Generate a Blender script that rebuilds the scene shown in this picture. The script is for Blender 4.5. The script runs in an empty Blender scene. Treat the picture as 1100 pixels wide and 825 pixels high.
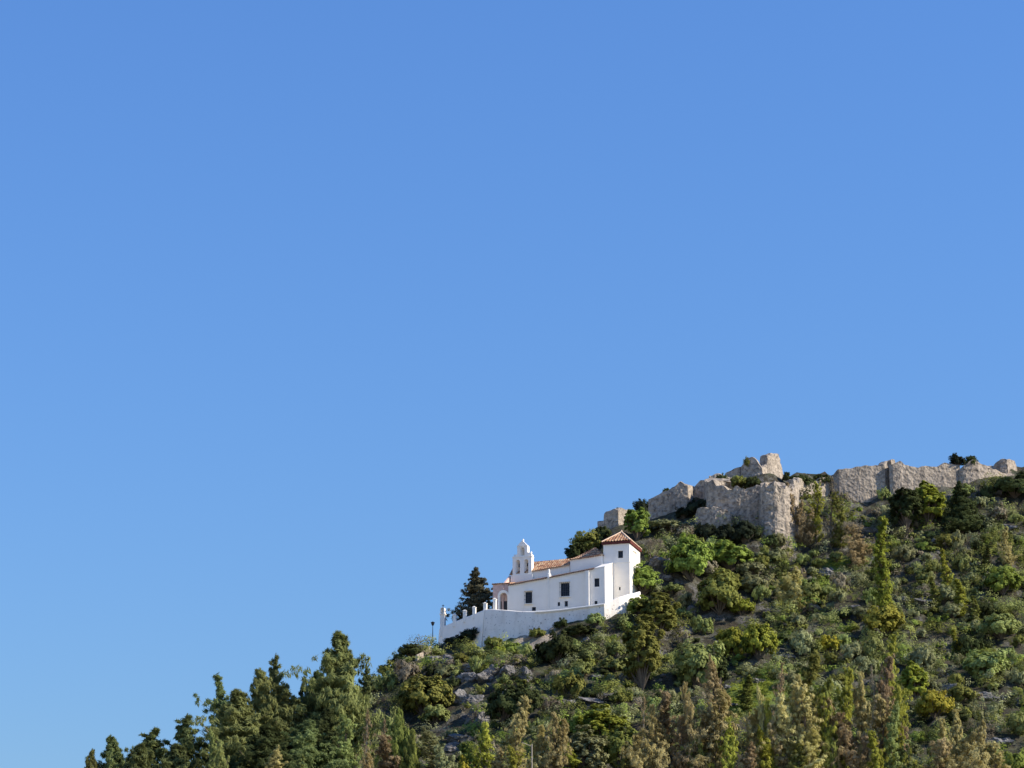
import bpy, bmesh, math, random
import numpy as np
from mathutils import Vector, Matrix
random.seed(7); RNG = np.random.default_rng(11)
S = bpy.context.scene
COL = S.collection
R = math.radians
# ------------------------------------------------------------------ camera model
FOV = R(20.0); F = 550/math.tan(FOV/2); PITCH = R(15.8); CAMZ = 1.7
CP, SP = math.cos(PITCH), math.sin(PITCH)
def P(px, py, Y):
    a = (px-550)/F; b = (412.5-py)/F
    dx, dy, dz = a, CP-b*SP, SP+b*CP
    t = Y/dy
    return Vector((dx*t, Y, CAMZ+dz*t))
def proj(p):
    x, y, z = p[0], p[1], p[2]-CAMZ
    f = y*CP+z*SP; u = -y*SP+z*CP
    return 550+F*x/f, 412.5-F*u/f
# ------------------------------------------------------------------ numpy noise
def _h(ix, iy, iz):
    n = (ix.astype(np.int64)*374761393 + iy.astype(np.int64)*668265263 + iz.astype(np.int64)*2147483647) & 0xffffffff
    n = ((n ^ (n >> 13))*1274126177) & 0xffffffff
    n = ((n ^ (n >> 16))*2246822519) & 0xffffffff
    return ((n ^ (n >> 15)) & 0xffff)/65535.0
def vnoise(p):
    p = np.asarray(p, float); i = np.floor(p); f = p-i; f = f*f*(3-2*f)
    r = 0
    for dx in (0, 1):
        for dy in (0, 1):
            for dz in (0, 1):
                w = (f[..., 0] if dx else 1-f[..., 0])*(f[..., 1] if dy else 1-f[..., 1])*(f[..., 2] if dz else 1-f[..., 2])
                r = r+w*_h(i[..., 0]+dx, i[..., 1]+dy, i[..., 2]+dz)
    return r*2-1
def fbm(p, o=4, g=.5):
    p = np.asarray(p, float); r = 0; a = 1.0
    for k in range(o):
        r = r+a*vnoise(p*(2.03**k)+k*17.3); a *= g
    return r
# ------------------------------------------------------------------ materials
def newmat(name):
    m = bpy.data.materials.new(name); m.use_nodes = True
    nt = m.node_tree; bs = nt.nodes['Principled BSDF']
    bs.inputs['Specular IOR Level'].default_value = .2
    return m, nt, bs
def N(nt, t, **k):
    n = nt.nodes.new(t)
    for a, b in k.items(): setattr(n, a, b)
    return n
def ramp(nt, src, stops):
    r = N(nt, 'ShaderNodeValToRGB'); e = r.color_ramp.elements
    while len(e) < len(stops): e.new(.5)
    for x, (p, c) in zip(e, stops): x.position = p; x.color = (c, c, c, 1) if isinstance(c, (int, float)) else (*c, 1)
    nt.links.new(src, r.inputs[0]); return r.outputs[0]
def noise(nt, scale, detail=6, rough=.6, coord='Object', vec=None, sc=None):
    n = N(nt, 'ShaderNodeTexNoise'); n.inputs['Scale'].default_value = scale
    n.inputs['Detail'].default_value = detail; n.inputs['Roughness'].default_value = rough
    if vec is None:
        if coord == 'World': vec = N(nt, 'ShaderNodeNewGeometry').outputs['Position']
        else: vec = N(nt, 'ShaderNodeTexCoord').outputs[coord]
    if sc:
        mp = N(nt, 'ShaderNodeMapping'); mp.inputs['Scale'].default_value = sc
        nt.links.new(vec, mp.inputs[0]); vec = mp.outputs[0]
    nt.links.new(vec, n.inputs['Vector']); return n.outputs[0]
def mix(nt, f, a, b, mode='MIX'):
    m = N(nt, 'ShaderNodeMix', data_type='RGBA', blend_type=mode)
    for s, v in ((m.inputs[0], f), (m.inputs[6], a), (m.inputs[7], b)):
        if hasattr(v, 'links'): nt.links.new(v, s)
        elif isinstance(v, (int, float)): s.default_value = v
        else: s.default_value = (*v, 1)
    return m.outputs[2]
def bump(nt, bs, h, dist, st=1):
    b = N(nt, 'ShaderNodeBump'); b.inputs['Distance'].default_value = dist; b.inputs['Strength'].default_value = st
    nt.links.new(h, b.inputs['Height']); nt.links.new(b.outputs[0], bs.inputs['Normal'])
def plain(name, c, rough=.7, metal=0, var=.25):
    m, nt, bs = newmat(name); bs.inputs['Roughness'].default_value = rough; bs.inputs['Metallic'].default_value = metal
    n = ramp(nt, noise(nt, 3), [(.3, tuple(x*(1-var) for x in c)), (.7, tuple(min(1, x*(1+var)) for x in c))])
    nt.links.new(n, bs.inputs['Base Color']); return m
def foliage_mat(name, c, c2=None, trans=.35):
    m, nt, bs = newmat(name)
    c2 = c2 or tuple(x*.62 for x in c)
    oi = N(nt, 'ShaderNodeObjectInfo')
    n = noise(nt, .55, 3, .6)
    n2 = noise(nt, 2.3, 2, .5)
    base = mix(nt, ramp(nt, n, [(.36, 0.0), (.64, 1.0)]), c2, c)
    base = mix(nt, ramp(nt, n2, [(.4, 0.0), (.75, .45)]), base, tuple(min(1, x*1.35) for x in c))
    hs = N(nt, 'ShaderNodeHueSaturation')
    mr = N(nt, 'ShaderNodeMapRange'); mr.inputs[3].default_value = .485; mr.inputs[4].default_value = .515
    mv = N(nt, 'ShaderNodeMapRange'); mv.inputs[3].default_value = .8; mv.inputs[4].default_value = 1.2
    nt.links.new(oi.outputs['Random'], mr.inputs[0]); nt.links.new(oi.outputs['Random'], mv.inputs[0])
    nt.links.new(mr.outputs[0], hs.inputs['Hue']); nt.links.new(mv.outputs[0], hs.inputs['Value'])
    nt.links.new(base, hs.inputs['Color'])
    d = N(nt, 'ShaderNodeBsdfDiffuse'); t = N(nt, 'ShaderNodeBsdfTranslucent'); mx = N(nt, 'ShaderNodeMixShader')
    nt.links.new(hs.outputs[0], d.inputs[0]); nt.links.new(hs.outputs[0], t.inputs[0])
    mx.inputs[0].default_value = trans
    nt.links.new(d.outputs[0], mx.inputs[1]); nt.links.new(t.outputs[0], mx.inputs[2])
    nt.links.new(mx.outputs[0], nt.nodes['Material Output'].inputs['Surface'])
    nt.nodes.remove(bs); return m
M = {}
FOL = dict(
    pine=((.20, .235, .09), (.11, .135, .052)), pine_olive=((.25, .265, .095), (.14, .155, .058)),
    pine_light=((.27, .30, .075), (.15, .175, .05)), yellowgreen=((.42, .42, .075), (.25, .26, .055)),
    bright=((.30, .375, .08), (.17, .22, .05)), lime=((.34, .37, .06), (.19, .22, .04)),
    olive=((.275, .285, .075), (.15, .16, .045)), grey=((.35, .365, .18), (.19, .20, .10)),
    dark=((.09, .11, .042), (.05, .064, .027)), brown=((.43, .345, .19), (.29, .225, .115)),
    beige=((.55, .49, .22), (.36, .32, .13)), yellow=((.52, .48, .06), (.33, .33, .05)),
    gold=((.46, .40, .065), (.30, .29, .05)), sage=((.34, .39, .135), (.19, .22, .075)),
    twig=((.30, .265, .19), (.21, .18, .13)), blackgreen=((.05, .062, .036), (.032, .04, .026)),
    fir=((.17, .158, .095), (.10, .097, .06)))
for k, (a, b) in FOL.items(): M[k] = foliage_mat('foliage_'+k, a, b)
M['bark'] = plain('bark', (.14, .115, .09), .9)
M['pale_bark'] = plain('pale_bark', (.30, .28, .24), .9)
M['metal'] = plain('dark_metal', (.04, .04, .045), .5, .3)
M['pole'] = plain('weathered_pole', (.34, .30, .25), .8)
M['glass'] = plain('window_dark', (.02, .025, .035), .25)
M['door'] = plain('door_wood', (.035, .04, .05), .6)
M['grille'] = plain('iron_grille', (.05, .055, .07), .5)
M['fascia'] = plain('red_fascia', (.12, .03, .025), .8)
M['pink'] = plain('pink_render', (.66, .47, .40), .9, 0, .12)
def mk_white():
    m, nt, bs = newmat('limewash'); bs.inputs['Roughness'].default_value = .9
    n = noise(nt, .55, 5, .6); st = noise(nt, 1.2, 5, .65, sc=(1, 1, .22))
    c = mix(nt, ramp(nt, n, [(.3, 0.), (.7, 1.)]), (.84, .80, .72), (.90, .865, .79))
    c = mix(nt, ramp(nt, st, [(.60, 0.), (.8, .35)]), c, (.55, .53, .50))
    nt.links.new(c, bs.inputs['Base Color']); bump(nt, bs, noise(nt, 3, 4), .03, .5); return m
M['white'] = mk_white()
def mk_worn():
    m, nt, bs = newmat('worn_limewash'); bs.inputs['Roughness'].default_value = .9
    st = noise(nt, .9, 5, .65, sc=(1, 1, .35)); sp = noise(nt, 2.6, 3, .6)
    c = mix(nt, ramp(nt, st, [(.44, 0.), (.72, .6)]), (.80, .76, .69), (.52, .48, .42))
    c = mix(nt, ramp(nt, sp, [(.63, 0.), (.67, .8)]), c, (.16, .15, .14))
    nt.links.new(c, bs.inputs['Base Color']); bump(nt, bs, noise(nt, 2, 5), .08, .6); return m
M['worn'] = mk_worn()
def mk_tile():
    m, nt, bs = newmat('clay_tile'); bs.inputs['Roughness'].default_value = .9
    v = N(nt, 'ShaderNodeTexVoronoi'); v.inputs['Scale'].default_value = 2.6
    nt.links.new(N(nt, 'ShaderNodeTexCoord').outputs['Object'], v.inputs['Vector'])
    sp = N(nt, 'ShaderNodeSeparateColor'); nt.links.new(v.outputs['Color'], sp.inputs[0])
    c = ramp(nt, sp.outputs[0], [(.05, (.18, .085, .05)), (.4, (.33, .165, .09)), (.7, (.43, .25, .14)), (.95, (.52, .38, .24))])
    c = mix(nt, ramp(nt, noise(nt, 1.2, 5), [(.5, 0.), (.75, .55)]), c, (.24, .19, .13))
    nt.links.new(c, bs.inputs['Base Color']); return m
M['tile'] = mk_tile()
M['old_tile'] = plain('old_tile', (.17, .11, .085), .9, 0, .4)
def mk_stone(name, a, b, dark, streak=True):
    m, nt, bs = newmat(name); bs.inputs['Roughness'].default_value = .95
    n = noise(nt, .22, 8, .62, 'World'); n2 = noise(nt, 1.6, 8, .7, 'World')
    c = mix(nt, ramp(nt, n, [(.38, 0.), (.62, 1.)]), a, b)
    c = mix(nt, ramp(nt, n2, [(.47, 0.), (.62, .85)]), c, dark)
    if streak:
        s = noise(nt, .9, 5, .6, 'World', sc=(1, 1, .12))
        c = mix(nt, ramp(nt, s, [(.55, 0.), (.75, .6)]), c, tuple(x*1.3 for x in a))
        s2 = noise(nt, .7, 5, .6, 'World', sc=(1, 1, .15))
        c = mix(nt, ramp(nt, s2, [(.52, 0.), (.70, .6)]), c, dark)
    v = N(nt, 'ShaderNodeTexVoronoi'); v.inputs['Scale'].default_value = 1.9
    nt.links.new(N(nt, 'ShaderNodeNewGeometry').outputs['Position'], v.inputs['Vector'])
    sc_ = N(nt, 'ShaderNodeSeparateColor'); nt.links.new(v.outputs['Color'], sc_.inputs[0])
    c = mix(nt, .35, c, ramp(nt, sc_.outputs[0], [(0, .40), (1, 1.0)]), 'MULTIPLY')
    h = mix(nt, .5, n2, v.outputs['Distance'])
    nt.links.new(c, bs.inputs['Base Color']); bump(nt, bs, h, .28, .8); return m
M['stone'] = mk_stone('castle_masonry', (.45, .385, .30), (.36, .315, .26), (.13, .112, .095))
M['rock'] = mk_stone('limestone_rock', (.25, .245, .235), (.165, .16, .155), (.075, .073, .07), False)
M['tanrock'] = mk_stone('tan_rock', (.50, .43, .34), (.38, .32, .25), (.22, .18, .14), False)
# ------------------------------------------------------------------ terrain
CT = []
def c_(px, py, Y): p = P(px, py, Y); CT.append((p.x, p.y, p.z))
for px in (700, 850, 1000, 1150, 1320):
    for py, Y in ((825, 420), (750, 452), (690, 478), (650, 493), (600, 508)): c_(px, py, Y)
for a in ((580, 825, 418), (560, 750, 452), (460, 825, 436), (430, 775, 461), (480, 740, 466), (600, 700, 472), (640, 690, 474),
          (440, 706, 483), (410, 738, 478), (390, 756, 473), (350, 788, 466), (300, 822, 456), (200, 872, 438), (100, 905, 430), (0, 945, 422), (-120, 1000, 415),
          (460, 760, 508), (400, 810, 503), (300, 900, 490), (100, 980, 470),
          (300, 905, 405), (100, 965, 398),
          (478, 686, 497), (500, 690, 491), (517, 694, 485.2), (560, 683, 482.6), (600, 673, 481), (646, 669, 478), (682, 655, 482.5),
          (540, 662, 492), (600, 662, 490), (640, 655, 488), (560, 662, 502), (615, 640, 500), (700, 622, 496),
          (690, 598, 505), (625, 600, 514), (640, 576, 521), (655, 567, 522), (560, 720, 530), (620, 640, 535), (480, 740, 515),
          (690, 560, 523), (725, 560, 521), (765, 576, 514.5), (800, 570, 515), (832, 586, 508.5), (870, 565, 519),
          (900, 550, 529), (960, 530, 535), (1030, 517, 537), (1078, 511, 539), (1110, 508, 541), (1250, 500, 545), (1400, 505, 545),
          (700, 545, 534), (750, 530, 536), (790, 517, 530), (830, 517, 530), (870, 521, 538), (905, 518, 541), (960, 512, 546), (1030, 508, 548), (1080, 506, 548),
          (660, 575, 540), (700, 560, 550), (800, 530, 560), (900, 530, 562), (1000, 530, 565), (1100, 525, 568), (1250, 520, 575)): c_(*a)
for x in range(-320, 561, 110): CT.append((x, 285, 0.)); CT.append((x, 230, 0.))
for x in (-320, -260): CT += [(x, 400, 6), (x, 500, 4), (x, 600, 0)]
for x, z in ((-180, 25), (-60, 50), (60, 70), (180, 75), (300, 55)): CT.append((x, 660, z)); CT.append((x, 780, z*.3))
for y, z in ((380, 35), (450, 75), (540, 105), (620, 80)): CT.append((330, y, z)); CT.append((470, y, z*.5))
CT = np.array(CT)
def _k(a, b): return np.sqrt(((a[:, None, :2]-b[None, :, :2])**2).sum(-1)+6.0**2)
_A = _k(CT, CT); n_ = len(CT)
_W = np.linalg.solve(_A+np.eye(n_)*-.15, CT[:, 2]-20)
def sstep(a, b, x): t = np.clip((x-a)/(b-a), 0, 1); return t*t*(3-2*t)
def ground_np(xy):
    xy = np.asarray(xy, float); out = np.empty(len(xy))
    for i in range(0, len(xy), 20000):
        q = xy[i:i+20000]
        z = _k(q, CT) @ _W+20
        w = sstep(-420, -300, q[:, 0])*sstep(620, 420, q[:, 0])*sstep(225, 290, q[:, 1])*sstep(860, 740, q[:, 1])
        p3 = np.stack([q[:, 0], q[:, 1], q[:, 0]*0], 1)
        far = sstep(900, 2500, np.hypot(q[:, 0], q[:, 1]))
        rough = fbm(p3*.12, 4)*.9+fbm(p3*.55+31, 3)*.38
        ridg = np.maximum(0, fbm(p3*.23+77, 3)-.25)*1.6
        zz = z*w+(rough+ridg-.2)*w+fbm(p3*.004, 3)*6*far
        out[i:i+20000] = zz
    return out
def ground(x, y): return float(ground_np([(x, y)])[0])
_YS = np.arange(330, 640, .5)
def hit(px, py):
    pts = np.array([P(px, py, y) for y in _YS])
    g = ground_np(pts[:, :2]); k = np.argmax(g >= pts[:, 2])
    if g[k] < pts[k, 2]: return None
    return Vector((pts[k, 0], pts[k, 1], g[k]))
def mesh_np(name, V, faces, mats):
    me = bpy.data.meshes.new(name); me.from_pydata([tuple(v) for v in V], [], faces)
    for m in mats: me.materials.append(m)
    me.update(); return me
def quads_mesh(name, Q, mats, idx=None):
    n = len(Q); me = bpy.data.meshes.new(name)
    me.vertices.add(n*4); me.vertices.foreach_set('co', np.asarray(Q, np.float32).reshape(-1))
    me.loops.add(n*4); me.loops.foreach_set('vertex_index', np.arange(n*4, dtype=np.int32))
    me.polygons.add(n); me.polygons.foreach_set('loop_start', np.arange(0, n*4, 4, dtype=np.int32))
    for m in mats: me.materials.append(m)
    if idx is not None: me.polygons.foreach_set('material_index', np.asarray(idx, np.int32))
    me.update(calc_edges=True); me.validate(); return me
def tag(o, label=None, cat=None, group=None, kind=None):
    if label: o['label'] = label
    if cat: o['category'] = cat
    if group: o['group'] = group
    if kind: o['kind'] = kind
    return o
def link(o, parent=None):
    COL.objects.link(o)
    if parent: o.parent = parent
    return o
def obj(name, me, parent=None): return link(bpy.data.objects.new(name, me), parent)
def empty(name, loc, rz=0, sc=None):
    o = bpy.data.objects.new(name, None); o.location = loc; o.rotation_euler = (0, 0, rz); o.empty_display_size = .5
    if sc: o.scale = sc
    return link(o)
def axis(lo, hi, a, b, st, grow=1.35):
    mid = list(np.arange(a, b+st*.5, st)); s = st; x = mid[-1]; up = []
    while x < hi: s = min(s*grow, 900); x += s; up.append(x)
    s = st; x = mid[0]; dn = []
    while x > lo: s = min(s*grow, 900); x -= s; dn.append(x)
    return np.array(dn[::-1]+mid+up)
gx = axis(-9000, 9000, -105, 118, .8); gy = axis(-1500, 12000, 385, 556, .8)
GX, GY = np.meshgrid(gx, gy); XY = np.stack([GX.ravel(), GY.ravel()], 1); GZ = ground_np(XY)
nx, ny = len(gx), len(gy)
ii = (np.arange(ny-1)[:, None]*nx+np.arange(nx-1)[None, :]).ravel()
me = bpy.data.meshes.new('hillside'); me.vertices.add(nx*ny)
me.vertices.foreach_set('co', np.column_stack([XY, GZ]).astype(np.float32).ravel())
nf = len(ii); me.loops.add(nf*4); me.loops.foreach_set('vertex_index', np.column_stack([ii, ii+1, ii+1+nx, ii+nx]).astype(np.int32).ravel())
me.polygons.add(nf); me.polygons.foreach_set('loop_start', np.arange(0, nf*4, 4, dtype=np.int32)); me.update(calc_edges=True)
def mk_ground():
    m, nt, bs = newmat('hill_soil'); bs.inputs['Roughness'].default_value = .97
    big = noise(nt, .09, 5, .6, 'World'); mid = noise(nt, .45, 7, .65, 'World'); fine = noise(nt, 2.4, 6, .7, 'World')
    soil = mix(nt, ramp(nt, fine, [(.35, 0.), (.65, 1.)]), (.034, .029, .021), (.066, .056, .04))
    herb = mix(nt, ramp(nt, fine, [(.35, 0.), (.65, 1.)]), (.034, .04, .017), (.066, .076, .03))
    c = mix(nt, ramp(nt, mid, [(.42, 0.), (.58, 1.)]), soil, herb)
    rk = mix(nt, ramp(nt, fine, [(.4, 0.), (.62, 1.)]), (.07, .068, .063), (.18, .172, .16))
    g = N(nt, 'ShaderNodeNewGeometry'); sx = N(nt, 'ShaderNodeSeparateXYZ'); nt.links.new(g.outputs['Normal'], sx.inputs[0])
    st = N(nt, 'ShaderNodeMapRange'); st.inputs[1].default_value = .86; st.inputs[2].default_value = .62; nt.links.new(sx.outputs[2], st.inputs[0])
    ad = N(nt, 'ShaderNodeMath', operation='ADD'); nt.links.new(st.outputs[0], ad.inputs[0]); nt.links.new(ramp(nt, big, [(.5, 0.), (.66, .6)]), ad.inputs[1])
    mu = N(nt, 'ShaderNodeMath', operation='MULTIPLY'); mu.use_clamp = True; nt.links.new(ad.outputs[0], mu.inputs[0]); nt.links.new(ramp(nt, mid, [(.46, 0.), (.56, 1.)]), mu.inputs[1])
    c = mix(nt, mu.outputs[0], c, rk)
    def patch(c, pt, rad, col):   # a bare or grassy patch of the slope with its own ragged outline
        vm = N(nt, 'ShaderNodeVectorMath', operation='SUBTRACT'); nt.links.new(g.outputs['Position'], vm.inputs[0]); vm.inputs[1].default_value = pt
        sc = N(nt, 'ShaderNodeVectorMath', operation='DIVIDE'); nt.links.new(vm.outputs[0], sc.inputs[0]); sc.inputs[1].default_value = rad
        ln = N(nt, 'ShaderNodeVectorMath', operation='LENGTH'); nt.links.new(sc.outputs[0], ln.inputs[0])
        a = N(nt, 'ShaderNodeMath', operation='MULTIPLY_ADD'); nt.links.new(mid, a.inputs[0]); a.inputs[1].default_value = 1.6; nt.links.new(ln.outputs['Value'], a.inputs[2])
        return mix(nt, ramp(nt, a.outputs[0], [(.0, 1.), (1., 0.)]) if False else ramp_inv(nt, a.outputs[0]), c, col)
    def ramp_inv(nt, s):
        mr = N(nt, 'ShaderNodeMapRange'); mr.inputs[1].default_value = 1.95; mr.inputs[2].default_value = 1.6; nt.links.new(s, mr.inputs[0]); return mr.outputs[0]
    grass = mix(nt, ramp(nt, fine, [(.3, 0.), (.7, 1.)]), (.075, .10, .022), (.14, .19, .035))
    tan = mix(nt, ramp(nt, fine, [(.3, 0.), (.7, 1.)]), (.30, .24, .17), (.48, .41, .32))
    for px, py, rad, col in ((815, 742, (6, 7, 9), grass), (790, 758, (6, 6, 8), grass), (845, 728, (5, 6, 8), grass), (545, 697, (5, 5, 6), grass),
                             (572, 684, (4, 6, 5), tan), (563, 700, (2.5, 4, 4), tan), (900, 607, (3, 3, 3), grass), (1045, 700, (4, 4, 5), grass),
                             (1072, 508, (3, 4, 3), tan)):
        q = hit(px, py)
        if q: c = patch(c, q, rad, col)
    sp = N(nt, 'ShaderNodeSeparateXYZ'); nt.links.new(g.outputs['Position'], sp.inputs[0])
    vl = N(nt, 'ShaderNodeMapRange'); vl.inputs[1].default_value = 26; vl.inputs[2].default_value = 14; nt.links.new(sp.outputs[2], vl.inputs[0])
    bounce_ground = mix(nt, ramp(nt, noise(nt, .02, 4, .6, 'World'), [(.35, 0.), (.65, 1.)]), (.50, .45, .36), (.62, .56, .46))  # unseen valley floor, made this pale to bounce fill light onto the shaded walls
    c = mix(nt, vl.outputs[0], c, bounce_ground)
    nt.links.new(c, bs.inputs['Base Color']); bump(nt, bs, fine, .5, .8); return m
me.materials.append(mk_ground())
hill = tag(obj('hillside', me), kind='structure')
for p in me.polygons: p.use_smooth = True
# ------------------------------------------------------------------ plants: meshes
def nrm(v): return v/np.maximum(1e-9, np.linalg.norm(v, axis=-1, keepdims=True))
def leaf_quads(pos, nor, length, width, tdir=None, tb=.0):
    n = len(pos); t = RNG.normal(size=(n, 3))
    if tdir is not None: t = t*(1-tb)+tdir*tb*1.7
    nor = nrm(nor); t = nrm(t-(t*nor).sum(1, keepdims=True)*nor); b = np.cross(nor, t)
    s = RNG.uniform(.6, 1.4, (n, 1)); l = t*length*s*.5; w = b*width*s*.5
    return np.stack([pos-l, pos+w-l*.1, pos+l, pos-w-l*.1], 1)
def clumps(cen, rad, n, length, width, up=.3, out=.8, dirs=None, tb=0., mid=None, mw=1.1):
    c = np.repeat(cen, n, 0); r = np.repeat(rad, n, 0); d = nrm(RNG.normal(size=(len(c), 3)))
    rr = RNG.uniform(0, 1, (len(c), 1))**.45
    pos = c+d*rr*r
    nor = d*out+RNG.normal(size=d.shape)*.38+np.array([0, 0, up])
    if mid is not None: nor = nor+nrm(c-(np.repeat(mid, n, 0) if np.ndim(mid) == 2 else mid))*mw
    td = None if dirs is None else np.repeat(dirs, n, 0)
    return leaf_quads(pos, nor, length, width, td, tb)
def tube_quads(pts, rads, k=5):
    out = []; prev = None
    for (p, r) in zip(pts, rads):
        p = np.asarray(p, float); a = np.arange(k)*2*math.pi/k
        ring = p+np.stack([np.cos(a)*r, np.sin(a)*r, np.zeros(k)], 1)
        if prev is not None:
            for i in range(k): out.append([prev[i], prev[(i+1) % k], ring[(i+1) % k], ring[i]])
        prev = ring
    return out
def branch_quads(a, b, r0, r1, k=4):
    a = np.asarray(a, float); b = np.asarray(b, float); d = b-a; L = np.linalg.norm(d)
    if L < 1e-6: return []
    d /= L; u = np.cross(d, [0, 0, 1.] if abs(d[2]) < .9 else [1., 0, 0]); u /= np.linalg.norm(u); v = np.cross(d, u)
    an = np.arange(k)*2*math.pi/k; o = np.cos(an)[:, None]*u+np.sin(an)[:, None]*v
    A = a+o*r0; B = b+o*r1
    return [[A[i], A[(i+1) % k], B[(i+1) % k], B[i]] for i in range(k)]
def conifer(prof, nb, bl_var, up_ang, tuft, ntuft, needles, length, width, base=.06, lean=.2, droop=0., gap=.0, seed=0):
    """10 m tall; prof(t) gives crown radius at height fraction t; returns (crown quads, wood quads)"""
    rs = random.Random(seed); H = 10.0
    sway = lambda z: np.array([math.sin(z*.5+seed)*lean*z/10, math.cos(z*.4+seed*2)*lean*z/10, z])
    wood = tube_quads([sway(H*k/8*.97) for k in range(9)], [.17*(1-k/8)+.02 for k in range(9)], 6)
    cen = []; rad = []; dirs = []
    for i in range(nb):
        t = base+(1-base)*(i+rs.random())/nb
        if rs.random() < gap: continue
        z = H*t; r = prof(t)*(1-bl_var+bl_var*2*rs.random()*(.6+.4*rs.random()))
        az = i*2.4+rs.uniform(-.5, .5); a0 = up_ang*(.6+.8*rs.random())
        root = sway(z*.98); dv = np.array([math.cos(az), math.sin(az), math.tan(a0)])
        tip = root+dv*r+np.array([0, 0, -droop*r])
        wood += branch_quads(root, tip, .045*(1-t)+.012, .008, 3)
        m = max(2, int(ntuft*(.4+r/1.6)))
        for j in range(m):
            s = .25+.75*(j+rs.random()*.8)/m
            q = root+dv*r*s+np.array([0, 0, -droop*r*s*s+.12*r*s*s])+np.array([rs.gauss(0, .16), rs.gauss(0, .16), rs.gauss(0, .10)])*(.5+r*.6)
            sz = tuft*(.7+.6*rs.random())*(1.15-.7*t)
            cen.append(q); rad.append((sz, sz, sz*.95)); dirs.append(dv/np.linalg.norm(dv)*.6+np.array([0, 0, .7]))
    for j in range(8):
        cen.append(sway(H*(.88+.016*j))); rad.append((.16-.012*j, .16-.012*j, .3)); dirs.append((0, 0, 1))
    Q = clumps(np.array(cen), np.array(rad), needles, length, width, .3, .55, np.array(dirs), .6, np.array([0, 0, 4.0])*0+np.column_stack([np.zeros(len(cen)), np.zeros(len(cen)), np.array(cen)[:, 2]-.3]), .75)
    return Q, np.array(wood)
def broad(R_, H, lobes, per, nleaf, ls, flat=.75, stem=.3, seed=0, lobe_r=.38, wid=.7):
    rs = np.random.default_rng(seed); cen = []; rad = []; wood = []
    th = .2*H*stem
    wood += tube_quads([(0, 0, -.4), (0, 0, H*stem*.6), (.1, 0, H*stem)], [.05*H*.5, .035*H*.5, .03*H*.5], 6)
    cz = H*(stem+(1-stem)*.42); lcs = []
    for i in range(lobes):
        d = rs.normal(size=3); d /= np.linalg.norm(d)
        if d[2] < -.45: d[2] *= -.6
        k = .45+.55*rs.random()**.5
        lc = np.array([d[0]*R_*k*.72, d[1]*R_*k*.72, cz+d[2]*k*H*(1-stem)*.42*1.0])
        lr = R_*lobe_r*(.55+.8*rs.random())
        wood += branch_quads((0, 0, H*stem*.8), lc, .016*H, .008*H, 4)
        for j in range(per):
            e = rs.normal(size=3); e /= np.linalg.norm(e)
            cen.append(lc+e*lr*(.35+.65*rs.random()**.5)*np.array([1, 1, flat])); s = lr*(.26+.26*rs.random()); rad.append((s, s, s*.8)); lcs.append(lc*.5+np.array([0, 0, cz*.2]))
    Q = clumps(np.array(cen), np.array(rad), nleaf, ls, ls*wid, .3, .8, mid=np.array(lcs), mw=1.6)
    Q = Q[Q[:, :, 2].min(1) > -.2]
    return Q, np.array(wood)
def twiggy(H, R_, nb, seed, leaves=4):
    rs = random.Random(seed); wood = []; cen = []; rad = []
    def rec(p, d, L, r, lev):
        q = p+d*L; wood.extend(branch_quads(p, q, r, r*.6, 3))
        if lev == 0: cen.append(q); rad.append((.28, .28, .28)); return
        for k in range(3):
            e = d+np.array([rs.gauss(0, .42), rs.gauss(0, .42), rs.gauss(.12, .25)]); rec(q, e/np.linalg.norm(e), L*.66, r*.6, lev-1)
    for i in range(nb):
        d = np.array([rs.gauss(0, .3*R_), rs.gauss(0, .3*R_), 1]); rec(np.array([rs.gauss(0, .1), rs.gauss(0, .1), -.2]), d/np.linalg.norm(d), H*.36, .06, 4)
    Q = clumps(np.array(cen), np.array(rad), leaves, .16, .05, .3, .5)
    return Q, np.array(wood)
PROTO = {}
def reg(kind, Q, W, H, one=False):
    i = len(PROTO.setdefault(kind, []))
    r = np.percentile(np.hypot(Q[:, :, 0], Q[:, :, 1]).max(1), 95); z = np.percentile(Q[:, :, 2].max(1), 99.5)
    d = dict(w=2*r, h=z)
    d['crown'] = quads_mesh('crown_'+kind, Q, [M['olive']]); d['trunk'] = quads_mesh('trunk_'+kind, W, [M['bark']])
    d['one'] = quads_mesh('bush_'+kind, np.concatenate([Q, W]), [M['olive'], M['bark']], [0]*len(Q)+[1]*len(W))
    PROTO[kind].append(d)
pp = lambda t: (3.0*(1-t)**.7*(.72+.28*math.sin(t*15)) if t > .12 else 2.2)+.2
for s in range(4): reg('pine', *conifer(lambda t: (3.0*(1-t)**.85*(.85+.15*math.sin(t*17+s*2)) if t > .12 else 2.5)+.16, 128, .5, .6, .27, 10, 24, .46, .07, .05, .3, 0, .08, s+3), 10)
for s in range(2): reg('airy_pine', *conifer(lambda t: 2.6*(1-t)**.8*(.65+.4*math.sin(t*11+s))+.2, 64, .6, .5, .27, 8, 28, .44, .075, .12, .5, 0, .22, s+13), 10)
for s in range(5): reg('spire', *conifer(lambda t: 1.6*(1-t)**.68*(.75+.25*math.sin(t*19+s*3))+.10, 90, .7, .9, .21, 8, 27, .33, .055, .02, .55, 0, .16, s+23), 10)
for s in range(3): reg('bare_spire', *conifer(lambda t: 1.5*(1-t)**.7+.10, 66, .7, .7, .20, 6, 11, .32, .06, .04, .5, .0, .25, s+33), 10)
for s in range(4): reg('wide_conifer', *conifer(lambda t: 3.0*(1-t)**.78*(.72+.28*math.sin(t*13+s*2.1))+.15, 96, .75, .8, .27, 11, 28, .36, .06, .02, .9, 0, .15, s+123), 10)
for s in range(2): reg('column', *conifer(lambda t: .62*(1-t**3)+.1 if t < .6 else .62*(1-t)**.6+.06, 130, .35, .95, .24, 4, 22, .34, .10, .01, .3, 0, .0, s+43), 10)
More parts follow.
